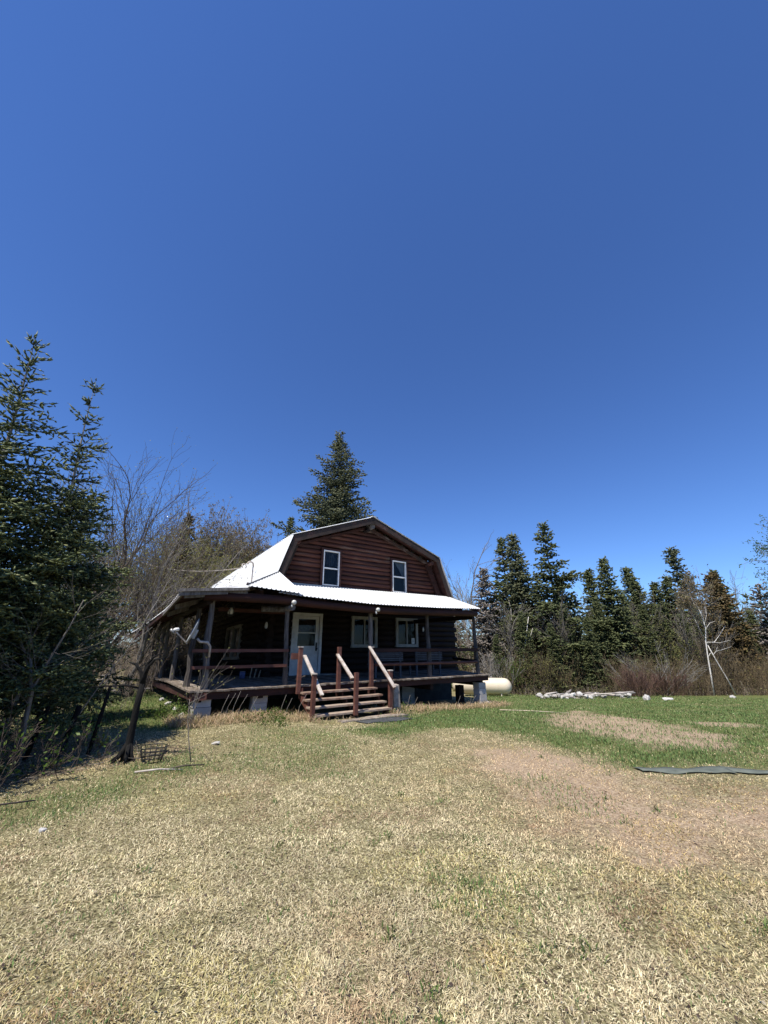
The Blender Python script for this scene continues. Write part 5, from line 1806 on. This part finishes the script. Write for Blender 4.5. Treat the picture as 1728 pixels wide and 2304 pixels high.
# small leaning birch stem right of the house
o = empty('birch_sapling', G(8.6, 25.8))
tag(o, 'thin leaning white birch sapling right of the porch', 'tree')
limb(0, [(0, 0, 0.3), (0.15, 0, 2.2), (0.55, 0, 3.8), (0.75, 0, 4.6)], 0.035, 0.018, 5).build('trunk', 'bark_birch', o)
limb(0, [(0.1, 0, 1.8), (0.7, 0.1, 1.0), (1.1, 0.2, 0.2)], 0.03, 0.015, 5).build('branch', 'bark_pale', o)
limb(0, [(0.2, 0, 2.6), (0.6, 0.1, 3.0), (1.0, 0.2, 3.9)], 0.02, 0.01, 5).build('branch', 'bark_birch', o)

# ---- brush along the wood edge
tr2 = random.Random(14)
spots = []
for i in range(34):
    t_ = i / 33
    spots.append((6.2 + 21 * t_ + tr2.uniform(-.4, .4), 26.0 - 1.2 * t_ + tr2.uniform(-1.0, 2.2), tr2.uniform(.7, 1.25)))
thicket('underbrush', 'tangled grey brown brush along the foot of the right hand wood', spots, 44, 2.5, 'brush_brown', 52, 'bud_leaf', 0.014, 0.30, 0.08, 1.0)
spots = [(13.2 + 6.8 * i / 15 + tr2.uniform(-.4, .4), 24.2 + tr2.uniform(-.7, 1.3), tr2.uniform(.7, 1.1)) for i in range(16)]
thicket('underbrush', 'brown leafless brush left of the white birch', spots, 70, 2.4, 'brush_brown', 53, None, 0.014, 0, 0, 0.9)
spots = [(19.8 + 8 * i / 15 + tr2.uniform(-.4, .4), 24.8 + tr2.uniform(-.7, 1.6), tr2.uniform(.8, 1.3)) for i in range(16)]
thicket('underbrush', 'olive brown brush right of the white birch', spots, 60, 2.5, 'brush_brown', 54, 'bud_leaf', 0.015, 0.15, 0.08, 1.0)
spots = [(7.5 + 22 * tr2.random(), 31 + tr2.uniform(0, 8), tr2.uniform(.9, 1.5)) for i in range(36)]
thicket('forest_fill', 'dim tangle of saplings deep in the right hand wood', spots, 40, 6.0, 'brush_twig', 55, 'bud_brown', 0.028, 0.35, 0.14, 1.4)
spots = [(6.8 + 20 * tr2.random(), 23.8 + tr2.uniform(0, 1.3), tr2.uniform(.5, 1.2)) for i in range(40)]
thicket('dry_weeds', 'low tan weeds fringing the wood edge', spots, 24, 0.75, 'brush_twig', 56, 'bud_leaf', 0.010, 0.3, 0.06, 1.0)


def coarse(me_list, spots_, name, label, mat='needles_far'):
    """several distant spruces merged into one mass"""
    Vs, Fs, Ts, off = [], [], [], 0
    for i, (x, y, sc, rz_) in enumerate(spots_):
        me = me_list[i % len(me_list)]
        nv = len(me.vertices)
        co = np.empty(nv * 3, np.float32)
        me.vertices.foreach_get('co', co)
        co = co.reshape(-1, 3) * sc
        fi = np.empty(len(me.loops), np.int32)
        me.loops.foreach_get('vertex_index', fi)
        ti = np.empty(nv, np.float32)
        me.attributes['tint'].data.foreach_get('value', ti)
        c_, s2 = math.cos(rz_), math.sin(rz_)
        co = co @ np.array([[c_, s2, 0], [-s2, c_, 0], [0, 0, 1]]) + np.array([x, y, tz(x, y) - 0.1])
        Vs.append(co)
        Fs.append(fi.reshape(-1, 3) + off)
        Ts.append(ti)
        off += nv
    o_ = link(name, np_mesh(name, np.concatenate(Vs), np.concatenate(Fs), mat, attr=np.concatenate(Ts)))
    tag(o_, label, 'forest', kind='stuff')


cm = [conifer_mesh(300 + i, 10.0, 2.7, 'needles_far', first=0.03, power=0.7, dens=0.42, thin=0.13)[1][1] for i in range(2)]
fr_ = random.Random(90)
coarse(cm, [(5 + 37 * i / 25 + fr_.uniform(-.6, .6), 35 + fr_.uniform(0, 7), fr_.uniform(.55, .85), fr_.uniform(0, 6)) for i in range(26)] + [(-2 + 1.3 * i, 39 + fr_.uniform(0, 5), fr_.uniform(.5, .75), i) for i in range(9)] + [(34 + 3 * i, 30 + fr_.uniform(0, 5), fr_.uniform(.5, .7), i) for i in range(7)], 'distant_forest', 'dim spruce wood filling the gaps behind the right hand trees')
coarse(cm, [(-40 + 36 * i / 17 + fr_.uniform(-.8, .8), 42 - 9 * (1 - i / 17) + fr_.uniform(0, 7), fr_.uniform(.6, 1.0), fr_.uniform(0, 6)) for i in range(18)], 'distant_forest', 'dim spruce wood behind the left hand alders and the house')
coarse(cm, [(-34 + 70 * i / 19 + fr_.uniform(-1, 1), -16 - fr_.uniform(0, 9), fr_.uniform(.7, 1.1), fr_.uniform(0, 6)) for i in range(20)]
       + [(-17 - fr_.uniform(0, 8), -8 + 28 * i / 9, fr_.uniform(.6, .9), fr_.uniform(0, 6)) for i in range(10)] + [(33 + fr_.uniform(0, 8), -6 + 34 * i / 9, fr_.uniform(.6, .9), fr_.uniform(0, 6)) for i in range(10)],
       'distant_forest', 'spruce wood closing the clearing on the sides out of view')


def shrub(label, x, y, mat, n_, L, rad, seed, leaf=None, leafn=1, leafsize=0.05, spread=0.9, lvl=2, rz=0.0, wig=0.12):
    r = np.random.default_rng(seed)
    return place('shrub', bare_mesh(seed, fan(r, n_, L, rad, spread, 0.6), lvl, mat, leaf, leafn, leafsize, spread=0.35, nkid=4, seglen=.3 if L > 0.5 else .12, up=0.04, wig=wig, minr=min(0.006, rad * 0.5), shrink=0.6, wood='stems'), G(x, y), label, 'shrub', rz=rz)


shrub('red stemmed dogwood shrub right of the wood heap', 13.4, 22.4, 'red_twig', 40, 0.85, 0.014, 201, spread=1.0)
shrub('smaller red stemmed shrub left of the white birch', 15.3, 22.8, 'red_twig', 26, 0.8, 0.012, 202, spread=1.0)
shrub('bright yellow green budding bush behind the propane tank', 8.2, 26.2, 'bark_brown', 16, 1.2, 0.015, 203, 'green_leaf', 3, 0.07)
shrub('olive budding bush right of the yellow green bush', 9.6, 25.4, 'bark_brown', 20, 1.3, 0.015, 204, 'bud_leaf', 3, 0.06)
shrub('yellow budding willow in the brown brush', 17.9, 26.0, 'bark_brown', 12, 2.2, 0.02, 205, 'bud_leaf', 4, 0.08, spread=0.5)
shrub('pale fallen branchy shrub left of the red dogwood', 15.4, 23.9, 'bark_pale', 9, 1.6, 0.02, 206, spread=1.3)
shrub('grey branchy shrub just behind the propane tank', 7.0, 25.2, 'bark_pale', 16, 1.3, 0.016, 207, spread=1.0)

# ---- left foreground: dark trunk, poles and bare stems
tx, ty = -3.80, 6.57
t0 = tz(tx, ty)
dead = empty('dead_tree', (tx, ty, t0))
tag(dead, 'black dead forked trunk with two curling limbs before the left spruces', 'tree')
rr_ = random.Random(8)
MB().tube([(0, 0, -0.05), (0.0, 0, 0.16), (0.0, 0.0, 0.40), (0.0, 0.02, 0.75), (0.02, 0.02, 1.04)], [0.080, 0.058, 0.050, 0.045, 0.042], n=9, jitter=0.12, rng=rr_).build('trunk', 'bark_black', dead)
MB().tube([(0.02, 0.02, 1.0), (-0.01, 0.03, 1.12), (-0.06, 0.04, 1.22), (-0.16, 0.04, 1.32), (-0.27, 0.04, 1.35)], [0.036, 0.030, 0.026, 0.020, 0.008], n=7, jitter=0.08, rng=rr_).build('limb', 'bark_black', dead)
MB().tube([(0.02, 0.02, 1.02), (0.04, 0.0, 1.18), (0.04, 0.0, 1.33)], [0.042, 0.036, 0.028], n=7, jitter=0.08, rng=rr_).build('limb', 'bark_black', dead)
MB().tube([(0.04, 0, 1.16), (0.09, -0.02, 1.30), (0.18, -0.04, 1.39), (0.33, -0.05, 1.41)], [0.030, 0.024, 0.018, 0.007], n=6, jitter=0.08, rng=rr_).build('limb', 'bark_black', dead)
MB().tube([(0.04, 0, 1.30), (0.11, 0.02, 1.42), (0.23, 0.03, 1.49)], [0.024, 0.018, 0.006], n=6, jitter=0.08, rng=rr_).build('limb', 'bark_black', dead)
MB().tube([(0.0, 0.0, 0.98), (-0.2, -0.05, 1.02), (-0.5, -0.08, 1.01), (-0.72, -0.1, 0.99)], [0.016, 0.014, 0.011, 0.006], n=5, jitter=0.08, rng=rr_).build('limb', 'bark_black', dead)
for dx, dy in ((-0.20, -0.08), (-0.12, -0.15), (0.09, -0.17), (0.15, -0.03), (-0.04, 0.14)):
    MB().tube([(dx * 0.1, dy * 0.1, 0.22), (dx * 0.5, dy * 0.5, 0.07), (dx * 1.15, dy * 1.15, -0.03)], [0.036, 0.026, 0.012], n=6, jitter=0.1, rng=rr_).build('root', 'bark_black', dead)

# wire basket beside the trunk
wx, wy = -3.45, 6.62
wz = tz(wx, wy)
bas = empty('wire_basket', (wx, wy, wz))
tag(bas, 'black wire basket on the ground right of the dead forked trunk', 'basket')
for k_ in range(14):
    a = 6.283 * k_ / 14
    MB().tube([(0.13 * math.cos(a), 0.11 * math.sin(a), 0.0), (0.19 * math.cos(a), 0.17 * math.sin(a), 0.20)], 0.005, n=4).build('upright_wire', 'black_iron', bas)
for j in range(5):
    f = j / 4
    P = [((0.13 + 0.06 * f) * math.cos(a), (0.11 + 0.06 * f) * math.sin(a), 0.01 + 0.19 * f) for a in np.linspace(0, 6.283, 19)]
    MB().tube(P, 0.006, n=4, cap=False).build('hoop_wire', 'black_iron', bas)


def pole(label, pts, r_a, r_b, mat='bark_black', seed=0, twigs=0):
    b_ = pts[0]
    zb = tz(b_[0], b_[1])
    o_ = empty('sapling', (b_[0], b_[1], zb))
    tag(o_, label, 'sapling')
    P = [(p[0] - b_[0], p[1] - b_[1], p[2]) for p in pts]
    MB().tube(P, list(np.linspace(r_a, r_b, len(P))), n=6, jitter=0.08, rng=random.Random(seed)).build('stem', mat, o_)
    if twigs:
        r = np.random.default_rng(seed)
        st_ = []
        for _ in range(twigs):
            f = r.uniform(0.25, 1.0) * (len(P) - 1)
            i = min(int(f), len(P) - 2)
            q = np.array(P[i]) + (np.array(P[i + 1]) - np.array(P[i])) * (f - i)
            st_.append((q, r.normal(0, .7, 3) + np.array([0.25, -0.1, 0.5]), r.uniform(.3, .75), 0.0045))
        for nm, me in bare_mesh(seed, st_, 1, mat, 'bud_leaf', 0.6, 0.035, wood='twigs', spread=.5, nkid=4, seglen=.18, minr=.0016, up=.04, wig=.14):
            link('leaves' if nm == 'crown' else nm, me, o_)['kind'] = 'stuff'
    return o_


pole('dark leaning pole stem left of the dead forked trunk', [(-4.67, 7.0, -0.05), (-4.60, 7.0, 0.5), (-4.54, 7.0, 0.98)], 0.030, 0.024, seed=1, twigs=4)
pole('dark leaning stem second left of the dead forked trunk', [(-5.03, 6.85, -0.05), (-4.95, 6.85, 0.3), (-4.88, 6.85, 0.62), (-4.87, 6.85, 0.72)], 0.036, 0.042, seed=2)
pole('dark stem third left of the dead forked trunk', [(-5.45, 6.75, -0.05), (-5.36, 6.75, 0.4), (-5.28, 6.75, 0.75)], 0.032, 0.026, seed=3)
pole('long thin pale sapling leaning right over the lawn', [(-5.15, 7.0, 0.0), (-4.97, 7.0, 0.54), (-4.83, 7.0, 0.81), (-4.58, 7.0, 1.28), (-4.42, 7.0, 1.5), (-4.21, 7.0, 1.97), (-4.08, 7.0, 2.3)], 0.011, 0.004, 'bark_pale', 4, 6)
pole('forked pale barked stem in front of the left spruces', [(-5.13, 6.2, -0.05), (-5.13, 6.2, 0.32), (-5.14, 6.2, 0.66), (-5.16, 6.2, 1.02), (-5.22, 6.2, 1.14), (-5.30, 6.2, 1.42), (-5.7, 6.2, 1.83), (-5.83, 6.2, 2.31)], 0.045, 0.009, 'bark_grey', 5, 12)
pole('second prong shaped pale stem leaning right before the spruces', [(-5.02, 6.15, 0.0), (-5.08, 6.15, 0.6), (-5.12, 6.15, 1.02), (-5.05, 6.15, 1.24), (-4.94, 6.15, 1.57), (-4.81, 6.15, 1.9), (-4.66, 6.1, 2.3)], 0.026, 0.007, 'bark_grey', 6, 14)
pole('thin grey sapling between the spruces and the alders', [(-6.4, 8.2, 0.0), (-6.2, 8.2, 1.2), (-6.0, 8.2, 2.4), (-5.9, 8.2, 3.2)], 0.022, 0.008, 'bark_grey', 7, 14)
pole('upright grey sapling nearest the alders', [(-7.4, 9.9, 0.0), (-7.2, 9.9, 1.5), (-7.0, 9.9, 3.0), (-6.95, 9.9, 3.9)], 0.022, 0.008, 'bark_grey', 8, 14)
pole('low thin sapling beside the lawn right of the basket', [(-2.85, 6.6, 0.0), (-2.93, 6.62, 0.25), (-3.0, 6.62, 0.55), (-3.02, 6.62, 0.85)], 0.009, 0.003, 'bark_grey', 9, 5)
pole('arching thin sapling reaching toward the satellite dish', [(-7.2, 9.8, 0.0), (-6.7, 9.6, 0.9), (-6.0, 9.4, 1.5), (-5.3, 9.2, 2.0)], 0.013, 0.004, 'bark_pale', 10, 6)
# low tangle at the left picture edge
for i, (x, y, n_, L, lab) in enumerate(((-5.0, 5.25, 11, 0.55, 'low twiggy bush at the bottom of the left spruces, nearest the lawn'), (-5.6, 5.4, 12, 0.7, 'twiggy bush half hidden at the left picture edge'), (-4.75, 5.75, 9, 0.42, 'small twiggy bush left of the dead forked trunk'), (-4.4, 6.3, 7, 0.32, 'tiny twiggy bush close beside the dead forked trunk'))):
    shrub(lab, x, y, 'bark_brown', n_, L, 0.006, 210 + i, 'green_leaf', 0.5, 0.05, spread=1.6, wig=0.26)
shrub('small green leafy weed clump by the left front pier', -4.95, 10.25, 'bark_brown', 9, 0.16, 0.004, 220, 'green_leaf', 2, 0.05)
shrub('dark green weed clump on the lawn left of the steps', -2.55, 9.75, 'bark_brown', 8, 0.08, 0.004, 221, 'green_leaf', 3, 0.04)
shrub('leafy weed at the right of the steps', 0.75, 11.7, 'bark_brown', 7, 0.1, 0.004, 222, 'green_leaf', 2, 0.04)

# dry stalks in front of the porch
stalk = random.Random(33)
for i, (u_, v_, h_) in enumerate(((2.62, 10.2, .55), (2.74, 10.2, .58), (2.86, 10.15, .62), (3.02, 10.2, .55), (3.25, 10.1, .5), (4.05, 10.2, .5), (4.15, 10.1, .45), (4.38, 9.9, .55), (7.9, 10.0, .45), (8.4, 10.3, .38), (10.4, 10.4, .4), (10.9, 10.3, .42), (11.1, 10.4, .4))):
    x, y, z_ = ground_uv(u_, v_)
    mb = MB().tube([(0, 0, -0.02), (0.05, 0.0, h_ * 0.5), (0.12 + stalk.uniform(-.05, .1), 0.02, h_)], [0.005, 0.004, 0.003], n=4)
    o = mb.build('dry_stalk', 'bark_pale')
    o.location = (x, y, z_)
    o.rotation_euler = (0, 0, stalk.uniform(-0.4, 0.6))
    tag(o, ORD[i] + ' dry weed stalk from the left along the front of the porch', 'stalk', 'dry stalks along the porch')
for i, (x, y, L, a, lab) in enumerate(((-3.0, 6.15, 0.5, 0.5, 'short dark stick on bare soil right of the basket'), (-3.35, 6.05, 0.6, 0.2, 'pale flat bark piece lying below the wire basket'), (-4.5, 4.45, 0.9, 0.6, 'dark fallen stick at the left edge of the dry lawn'))):
    o = MB().tube([(0, 0, 0), (L * .5 * math.cos(a), L * .5 * math.sin(a), 0.02), (L * math.cos(a), L * math.sin(a), 0.0)], [0.014, 0.012, 0.007], n=5).build('stick', ('bark_brown', 'driftwood', 'bark_brown')[i])
    o.location = (x, y, tz(x, y) + 0.02)
    tag(o, lab, 'stick')

# ------------------------------------------------------------------ grass and litter (stuff)
def blades(name, label, x, y, L, W, tilt, az, curl, col, seed, cat='grass'):
    r = np.random.default_rng(seed)
    n_ = len(x)
    z_ = terrain(x, y)
    base = np.stack([x, y, z_ - 0.004], axis=1)
    dh = np.stack([np.cos(az), np.sin(az), np.zeros(n_)], axis=1)
    sd = np.stack([-np.sin(az), np.cos(az), np.zeros(n_)], axis=1)
    rot = r.uniform(-1, 1, n_)[:, None]
    sd = sd + dh * rot * 0.6
    d1 = dh * np.sin(tilt)[:, None] + np.array([0, 0, 1.0]) * np.cos(tilt)[:, None]
    t2 = tilt + curl
    d2 = dh * np.sin(t2)[:, None] + np.array([0, 0, 1.0]) * np.cos(t2)[:, None]
    m_ = base + d1 * (L * 0.55)[:, None]
    e = m_ + d2 * (L * 0.45)[:, None]
    e[:, 2] = np.maximum(e[:, 2], z_ + 0.004)
    m_[:, 2] = np.maximum(m_[:, 2], z_ + 0.006)
    w = sd * (W * 0.5)[:, None]
    V = np.stack([base, m_ + w, m_ - w, e], axis=1)
    q = np.array([[0, 1, 2], [2, 1, 3]])
    F = (np.arange(n_)[:, None, None] * 4 + q[None]).reshape(-1, 3)
    o = link(name, np_mesh(name, V.reshape(-1, 3), F, 'grass_blade', col=np.repeat(col, 4, axis=0)))
    return tag(o, label, cat, kind='stuff')


R = np.random.default_rng(1234)


def sample(n_, d0, d1, half=56):
    """points on the lawn in a ring sector around the viewpoint, denser nearby"""
    u_ = R.random(n_)
    d = d0 * (d1 / d0) ** u_                      # log-uniform radius
    a = np.radians(R.uniform(-half, half, n_))
    return d * np.sin(a), d * np.cos(a)


x, y = sample(600000, 2.0, 27.0)
uu_, vv_ = x * UX + y * UY, x * VX + y * VY
dist = np.hypot(x, y)
under = (uu_ > 2.3) & (uu_ < 14) & (vv_ > 10.9)
wood = ((y > 24.6) & (x > 4)) | ((x < -8.5) & (y > 12)) | (x < -16)
stairs_ = (uu_ > 4.5) & (uu_ < 7.0) & (vv_ > 9.0) & (vv_ < 10.9)
g_, s_ = zones(x, y)
keep = ~under & ~wood & ~stairs_ & (R.random(len(x)) > 0.55 * sst(0.30, 0.85, s_))
mats_ = ((x > 3.4) & (x < 6.4) & (y > 5.98) & (y < 6.34)) | ((uu_ > 5.3) & (uu_ < 6.9) & (vv_ > 8.2) & (vv_ < 8.75))
keep &= ~mats_ | (R.random(len(x)) < 0.04)
# clumpy cover
cl = fbm(x, y, 7.0, 40)
keep &= R.random(len(x)) < 0.35 + 1.3 * sst(0.30, 0.62, cl)
x, y, g_, s_, dist, cl = x[keep], y[keep], g_[keep], s_[keep], dist[keep], cl[keep]
patch = fbm(x, y, 2.2, 60)
isg = R.random(len(x)) < np.clip(1.05 * g_ ** 1.2 + 0.015 + 0.15 * sst(0.60, 0.80, patch), 0, 0.90)
n_ = len(x)
wmul = np.interp(dist, [2, 6, 14, 27], [1.0, 1.5, 2.6, 3.6])
straw_a, straw_b, straw_c = np.array([0.76, 0.665, 0.42]), np.array([0.56, 0.46, 0.28]), np.array([0.30, 0.23, 0.14])
grn_a, grn_b, grn_c = np.array([0.155, 0.235, 0.070]), np.array([0.095, 0.160, 0.048]), np.array([0.26, 0.29, 0.12])
k1, k2 = R.random((n_, 1)), R.random((n_, 1))
tone = (0.66 + 0.55 * fbm(x, y, 1.1, 77) + 0.50 * fbm(x, y, 5.0, 78))[:, None]
olive = sst(0.48, 0.70, fbm(x, y, 1.6, 81))[:, None] * (R.random((n_, 1)) < 0.55)
brownp = sst(0.56, 0.74, fbm(x, y, 1.3, 83))[:, None] * (R.random((n_, 1)) < 0.6)
cs = np.where(k1 < 0.44, straw_a, np.where(k1 < 0.76, straw_b, straw_c)) * (0.8 + 0.4 * k2) * tone
cs = cs * (1 - olive) + cs * np.array([0.82, 0.82, 0.60]) * olive
cs = cs * (1 - brownp) + cs * np.array([0.62, 0.52, 0.52]) * brownp
pink = np.clip(s_ * 1.5, 0, 1)[:, None]
cs = cs * (1 - pink) + cs * np.array([0.95, 0.82, 0.76]) * pink
cg = np.where(k1 < 0.45, grn_a, np.where(k1 < 0.85, grn_b, grn_c)) * (0.75 + 0.5 * k2)
col = np.where(isg[:, None], cg, cs)
lenS = R.uniform(0.020, 0.046, n_) * (0.75 + 0.6 * cl)
lenG = R.uniform(0.025, 0.068, n_) * (0.7 + 0.6 * np.clip(g_ * 1.3, 0, 1))
L = np.where(isg, lenG, lenS)
tilt = np.where(isg, R.uniform(0.05, 0.75, n_), np.clip(R.normal(1.12, 0.30, n_), 0.1, 1.52))
curl = np.where(isg, R.uniform(0.1, 0.8, n_), R.uniform(-0.3, 1.0, n_))
az = R.uniform(0, 6.283, n_)
W = np.where(isg, 0.0044, 0.0036) * R.uniform(0.7, 1.4, n_) * wmul
blades('lawn_grass', 'matted lawn of straw coloured dead grass mixed with new green blades', x, y, L, W, tilt, az, curl, col, 5)

# matted wisps of longer straw, each wisp combed one way
wx_, wy_ = sample(4200, 2.1, 13.0, 54)
uw, vw = wx_ * UX + wy_ * UY, wx_ * VX + wy_ * VY
gw, sw = zones(wx_, wy_)
ok = ~((uw > 1.9) & (vw > 9.2)) & (gw < 0.5) & (sw < 0.55) & (fbm(wx_, wy_, 1.2, 90) > 0.42)
wx_, wy_ = wx_[ok], wy_[ok]
m_ = R.integers(4, 9, len(wx_))
wa = np.repeat(R.uniform(0, 6.283, len(wx_)), m_) + R.normal(0, 0.35, m_.sum())
x = np.repeat(wx_, m_) + R.normal(0, 0.028, m_.sum())
y = np.repeat(wy_, m_) + R.normal(0, 0.028, m_.sum())
n_ = len(x)
wt = np.repeat(R.uniform(0.55, 1.0, len(wx_)), m_)[:, None]
col = np.where(R.random((n_, 1)) < 0.7, np.array([0.80, 0.70, 0.42]), np.array([0.52, 0.42, 0.25])) * wt * R.uniform(.8, 1.1, (n_, 1))
blades('straw_wisps', 'combed wisps of longer bleached straw lying on the lawn', x, y, R.uniform(0.03, 0.075, n_), R.uniform(0.003, 0.005, n_) * np.interp(np.hypot(x, y), [2, 6, 13], [1, 1.4, 2.2]), R.uniform(1.0, 1.45, n_), wa, R.uniform(-0.2, 0.5, n_), col, 8)

# long dry grass along the foot of the porch and round the steps
n_ = 30000
uu_ = R.uniform(1.6, 12.6, n_)
vv_ = 10.20 + R.normal(0, 0.30, n_)
near_steps = (uu_ > 4.45) & (uu_ < 7.05)
vv_ = np.where(near_steps, vv_ - 0.95 * R.random(n_), vv_)
inside = (uu_ > 4.62) & (uu_ < 6.85) & (vv_ > 9.0)
keep = ~inside & (fbm(uu_, vv_, 1.6, 9) > 0.40) & (R.random(n_) < np.interp(uu_, [1.6, 4.6, 7.0, 8, 13], [1, 1, .8, .55, .5]))
uu_, vv_ = uu_[keep], vv_[keep]
x, y = uu_ * UX + vv_ * VX, uu_ * UY + vv_ * VY
n_ = len(x)
k1, k2 = R.random((n_, 1)), R.random((n_, 1))
col = np.where(k1 < 0.45, np.array([0.56, 0.43, 0.27]), np.where(k1 < 0.88, np.array([0.40, 0.285, 0.17]), np.array([0.12, 0.17, 0.045]))) * (0.75 + 0.5 * k2)
blades('dry_grass', 'long tan tussocks of dry grass along the foot of the porch', x, y, R.uniform(0.10, 0.32, n_), R.uniform(0.006, 0.011, n_), R.uniform(0.3, 1.1, n_), R.uniform(0, 6.283, n_), R.uniform(0.3, 1.6, n_), col, 6)

# scattered bright green weeds on the lawn, counted loosely: one mass
cx, cy = sample(45, 2.3, 12.0, 48)
cx, cy = np.concatenate([cx, [-0.33, 0.05, 0.35, 0.62, -0.9, 0.15]]), np.concatenate([cy, [7.7, 2.95, 3.2, 3.4, 4.0, 8.05]])
uu_, vv_ = cx * UX + cy * UY, cx * VX + cy * VY
ok = ~((uu_ > 1.9) & (vv_ > 9.0))
cx, cy = cx[ok], cy[ok]
m_ = R.integers(10, 26, len(cx))
x = np.repeat(cx, m_) + R.normal(0, 0.035, m_.sum())
y = np.repeat(cy, m_) + R.normal(0, 0.035, m_.sum())
n_ = len(x)
col = np.where(R.random((n_, 1)) < 0.6, np.array([0.11, 0.17, 0.045]), np.array([0.17, 0.22, 0.07])) * R.uniform(.6, 1.1, (n_, 1))
blades('weed_tufts', 'small bright green weed tufts dotted over the dead lawn', x, y, R.uniform(0.03, 0.085, n_), R.uniform(0.006, 0.010, n_) , R.uniform(0.1, 0.9, n_), R.uniform(0, 6.283, n_), R.uniform(0.2, 0.9, n_), col, 7)

# fallen leaves and chips
lx, ly = sample(2600, 2.1, 16.0, 52)
uu_, vv_ = lx * UX + ly * UY, lx * VX + ly * VY
ok = ~((uu_ > 1.9) & (vv_ > 9.0))
lx, ly = lx[ok], ly[ok]
P = np.stack([lx, ly, terrain(lx, ly) + R.uniform(0.015, 0.035, len(lx))], axis=1)
D = np.stack([R.normal(size=len(lx)), R.normal(size=len(lx)), R.normal(0, .35, len(lx))], axis=1)
V, F = leaf_tris(P, R.uniform(0.010, 0.028, len(lx)), R, D)
o = link('leaf_litter', np_mesh('leaf_litter', V, F, 'litter', attr=np.repeat(R.random(len(lx)) ** 1.5, 4)))
tag(o, 'dark fallen leaves and pale chips scattered over the lawn', 'leaves', kind='stuff')
# twigs and litter in the shade below the left spruces
lx = R.uniform(-8.5, -3.2, 1800)
ly = R.uniform(4.6, 8.2, 1800)
ok = sdf(Z_DEEP, lx, ly) > -0.1
lx, ly = lx[ok], ly[ok]
P = np.stack([lx, ly, terrain(lx, ly) + R.uniform(0.005, 0.05, len(lx))], axis=1)
Q = P + np.stack([R.normal(0, .14, len(lx)), R.normal(0, .14, len(lx)), R.normal(0.02, .04, len(lx))], axis=1)
V, F = tubes(P, Q, np.full(len(lx), 0.004), np.full(len(lx), 0.002), 3)
o = link('fallen_twigs', np_mesh('fallen_twigs', V, F, 'brush_twig', attr=np.repeat(R.random(len(lx)), 6)))
tag(o, 'carpet of fallen twigs in the shade under the left spruces', 'twigs', kind='stuff')
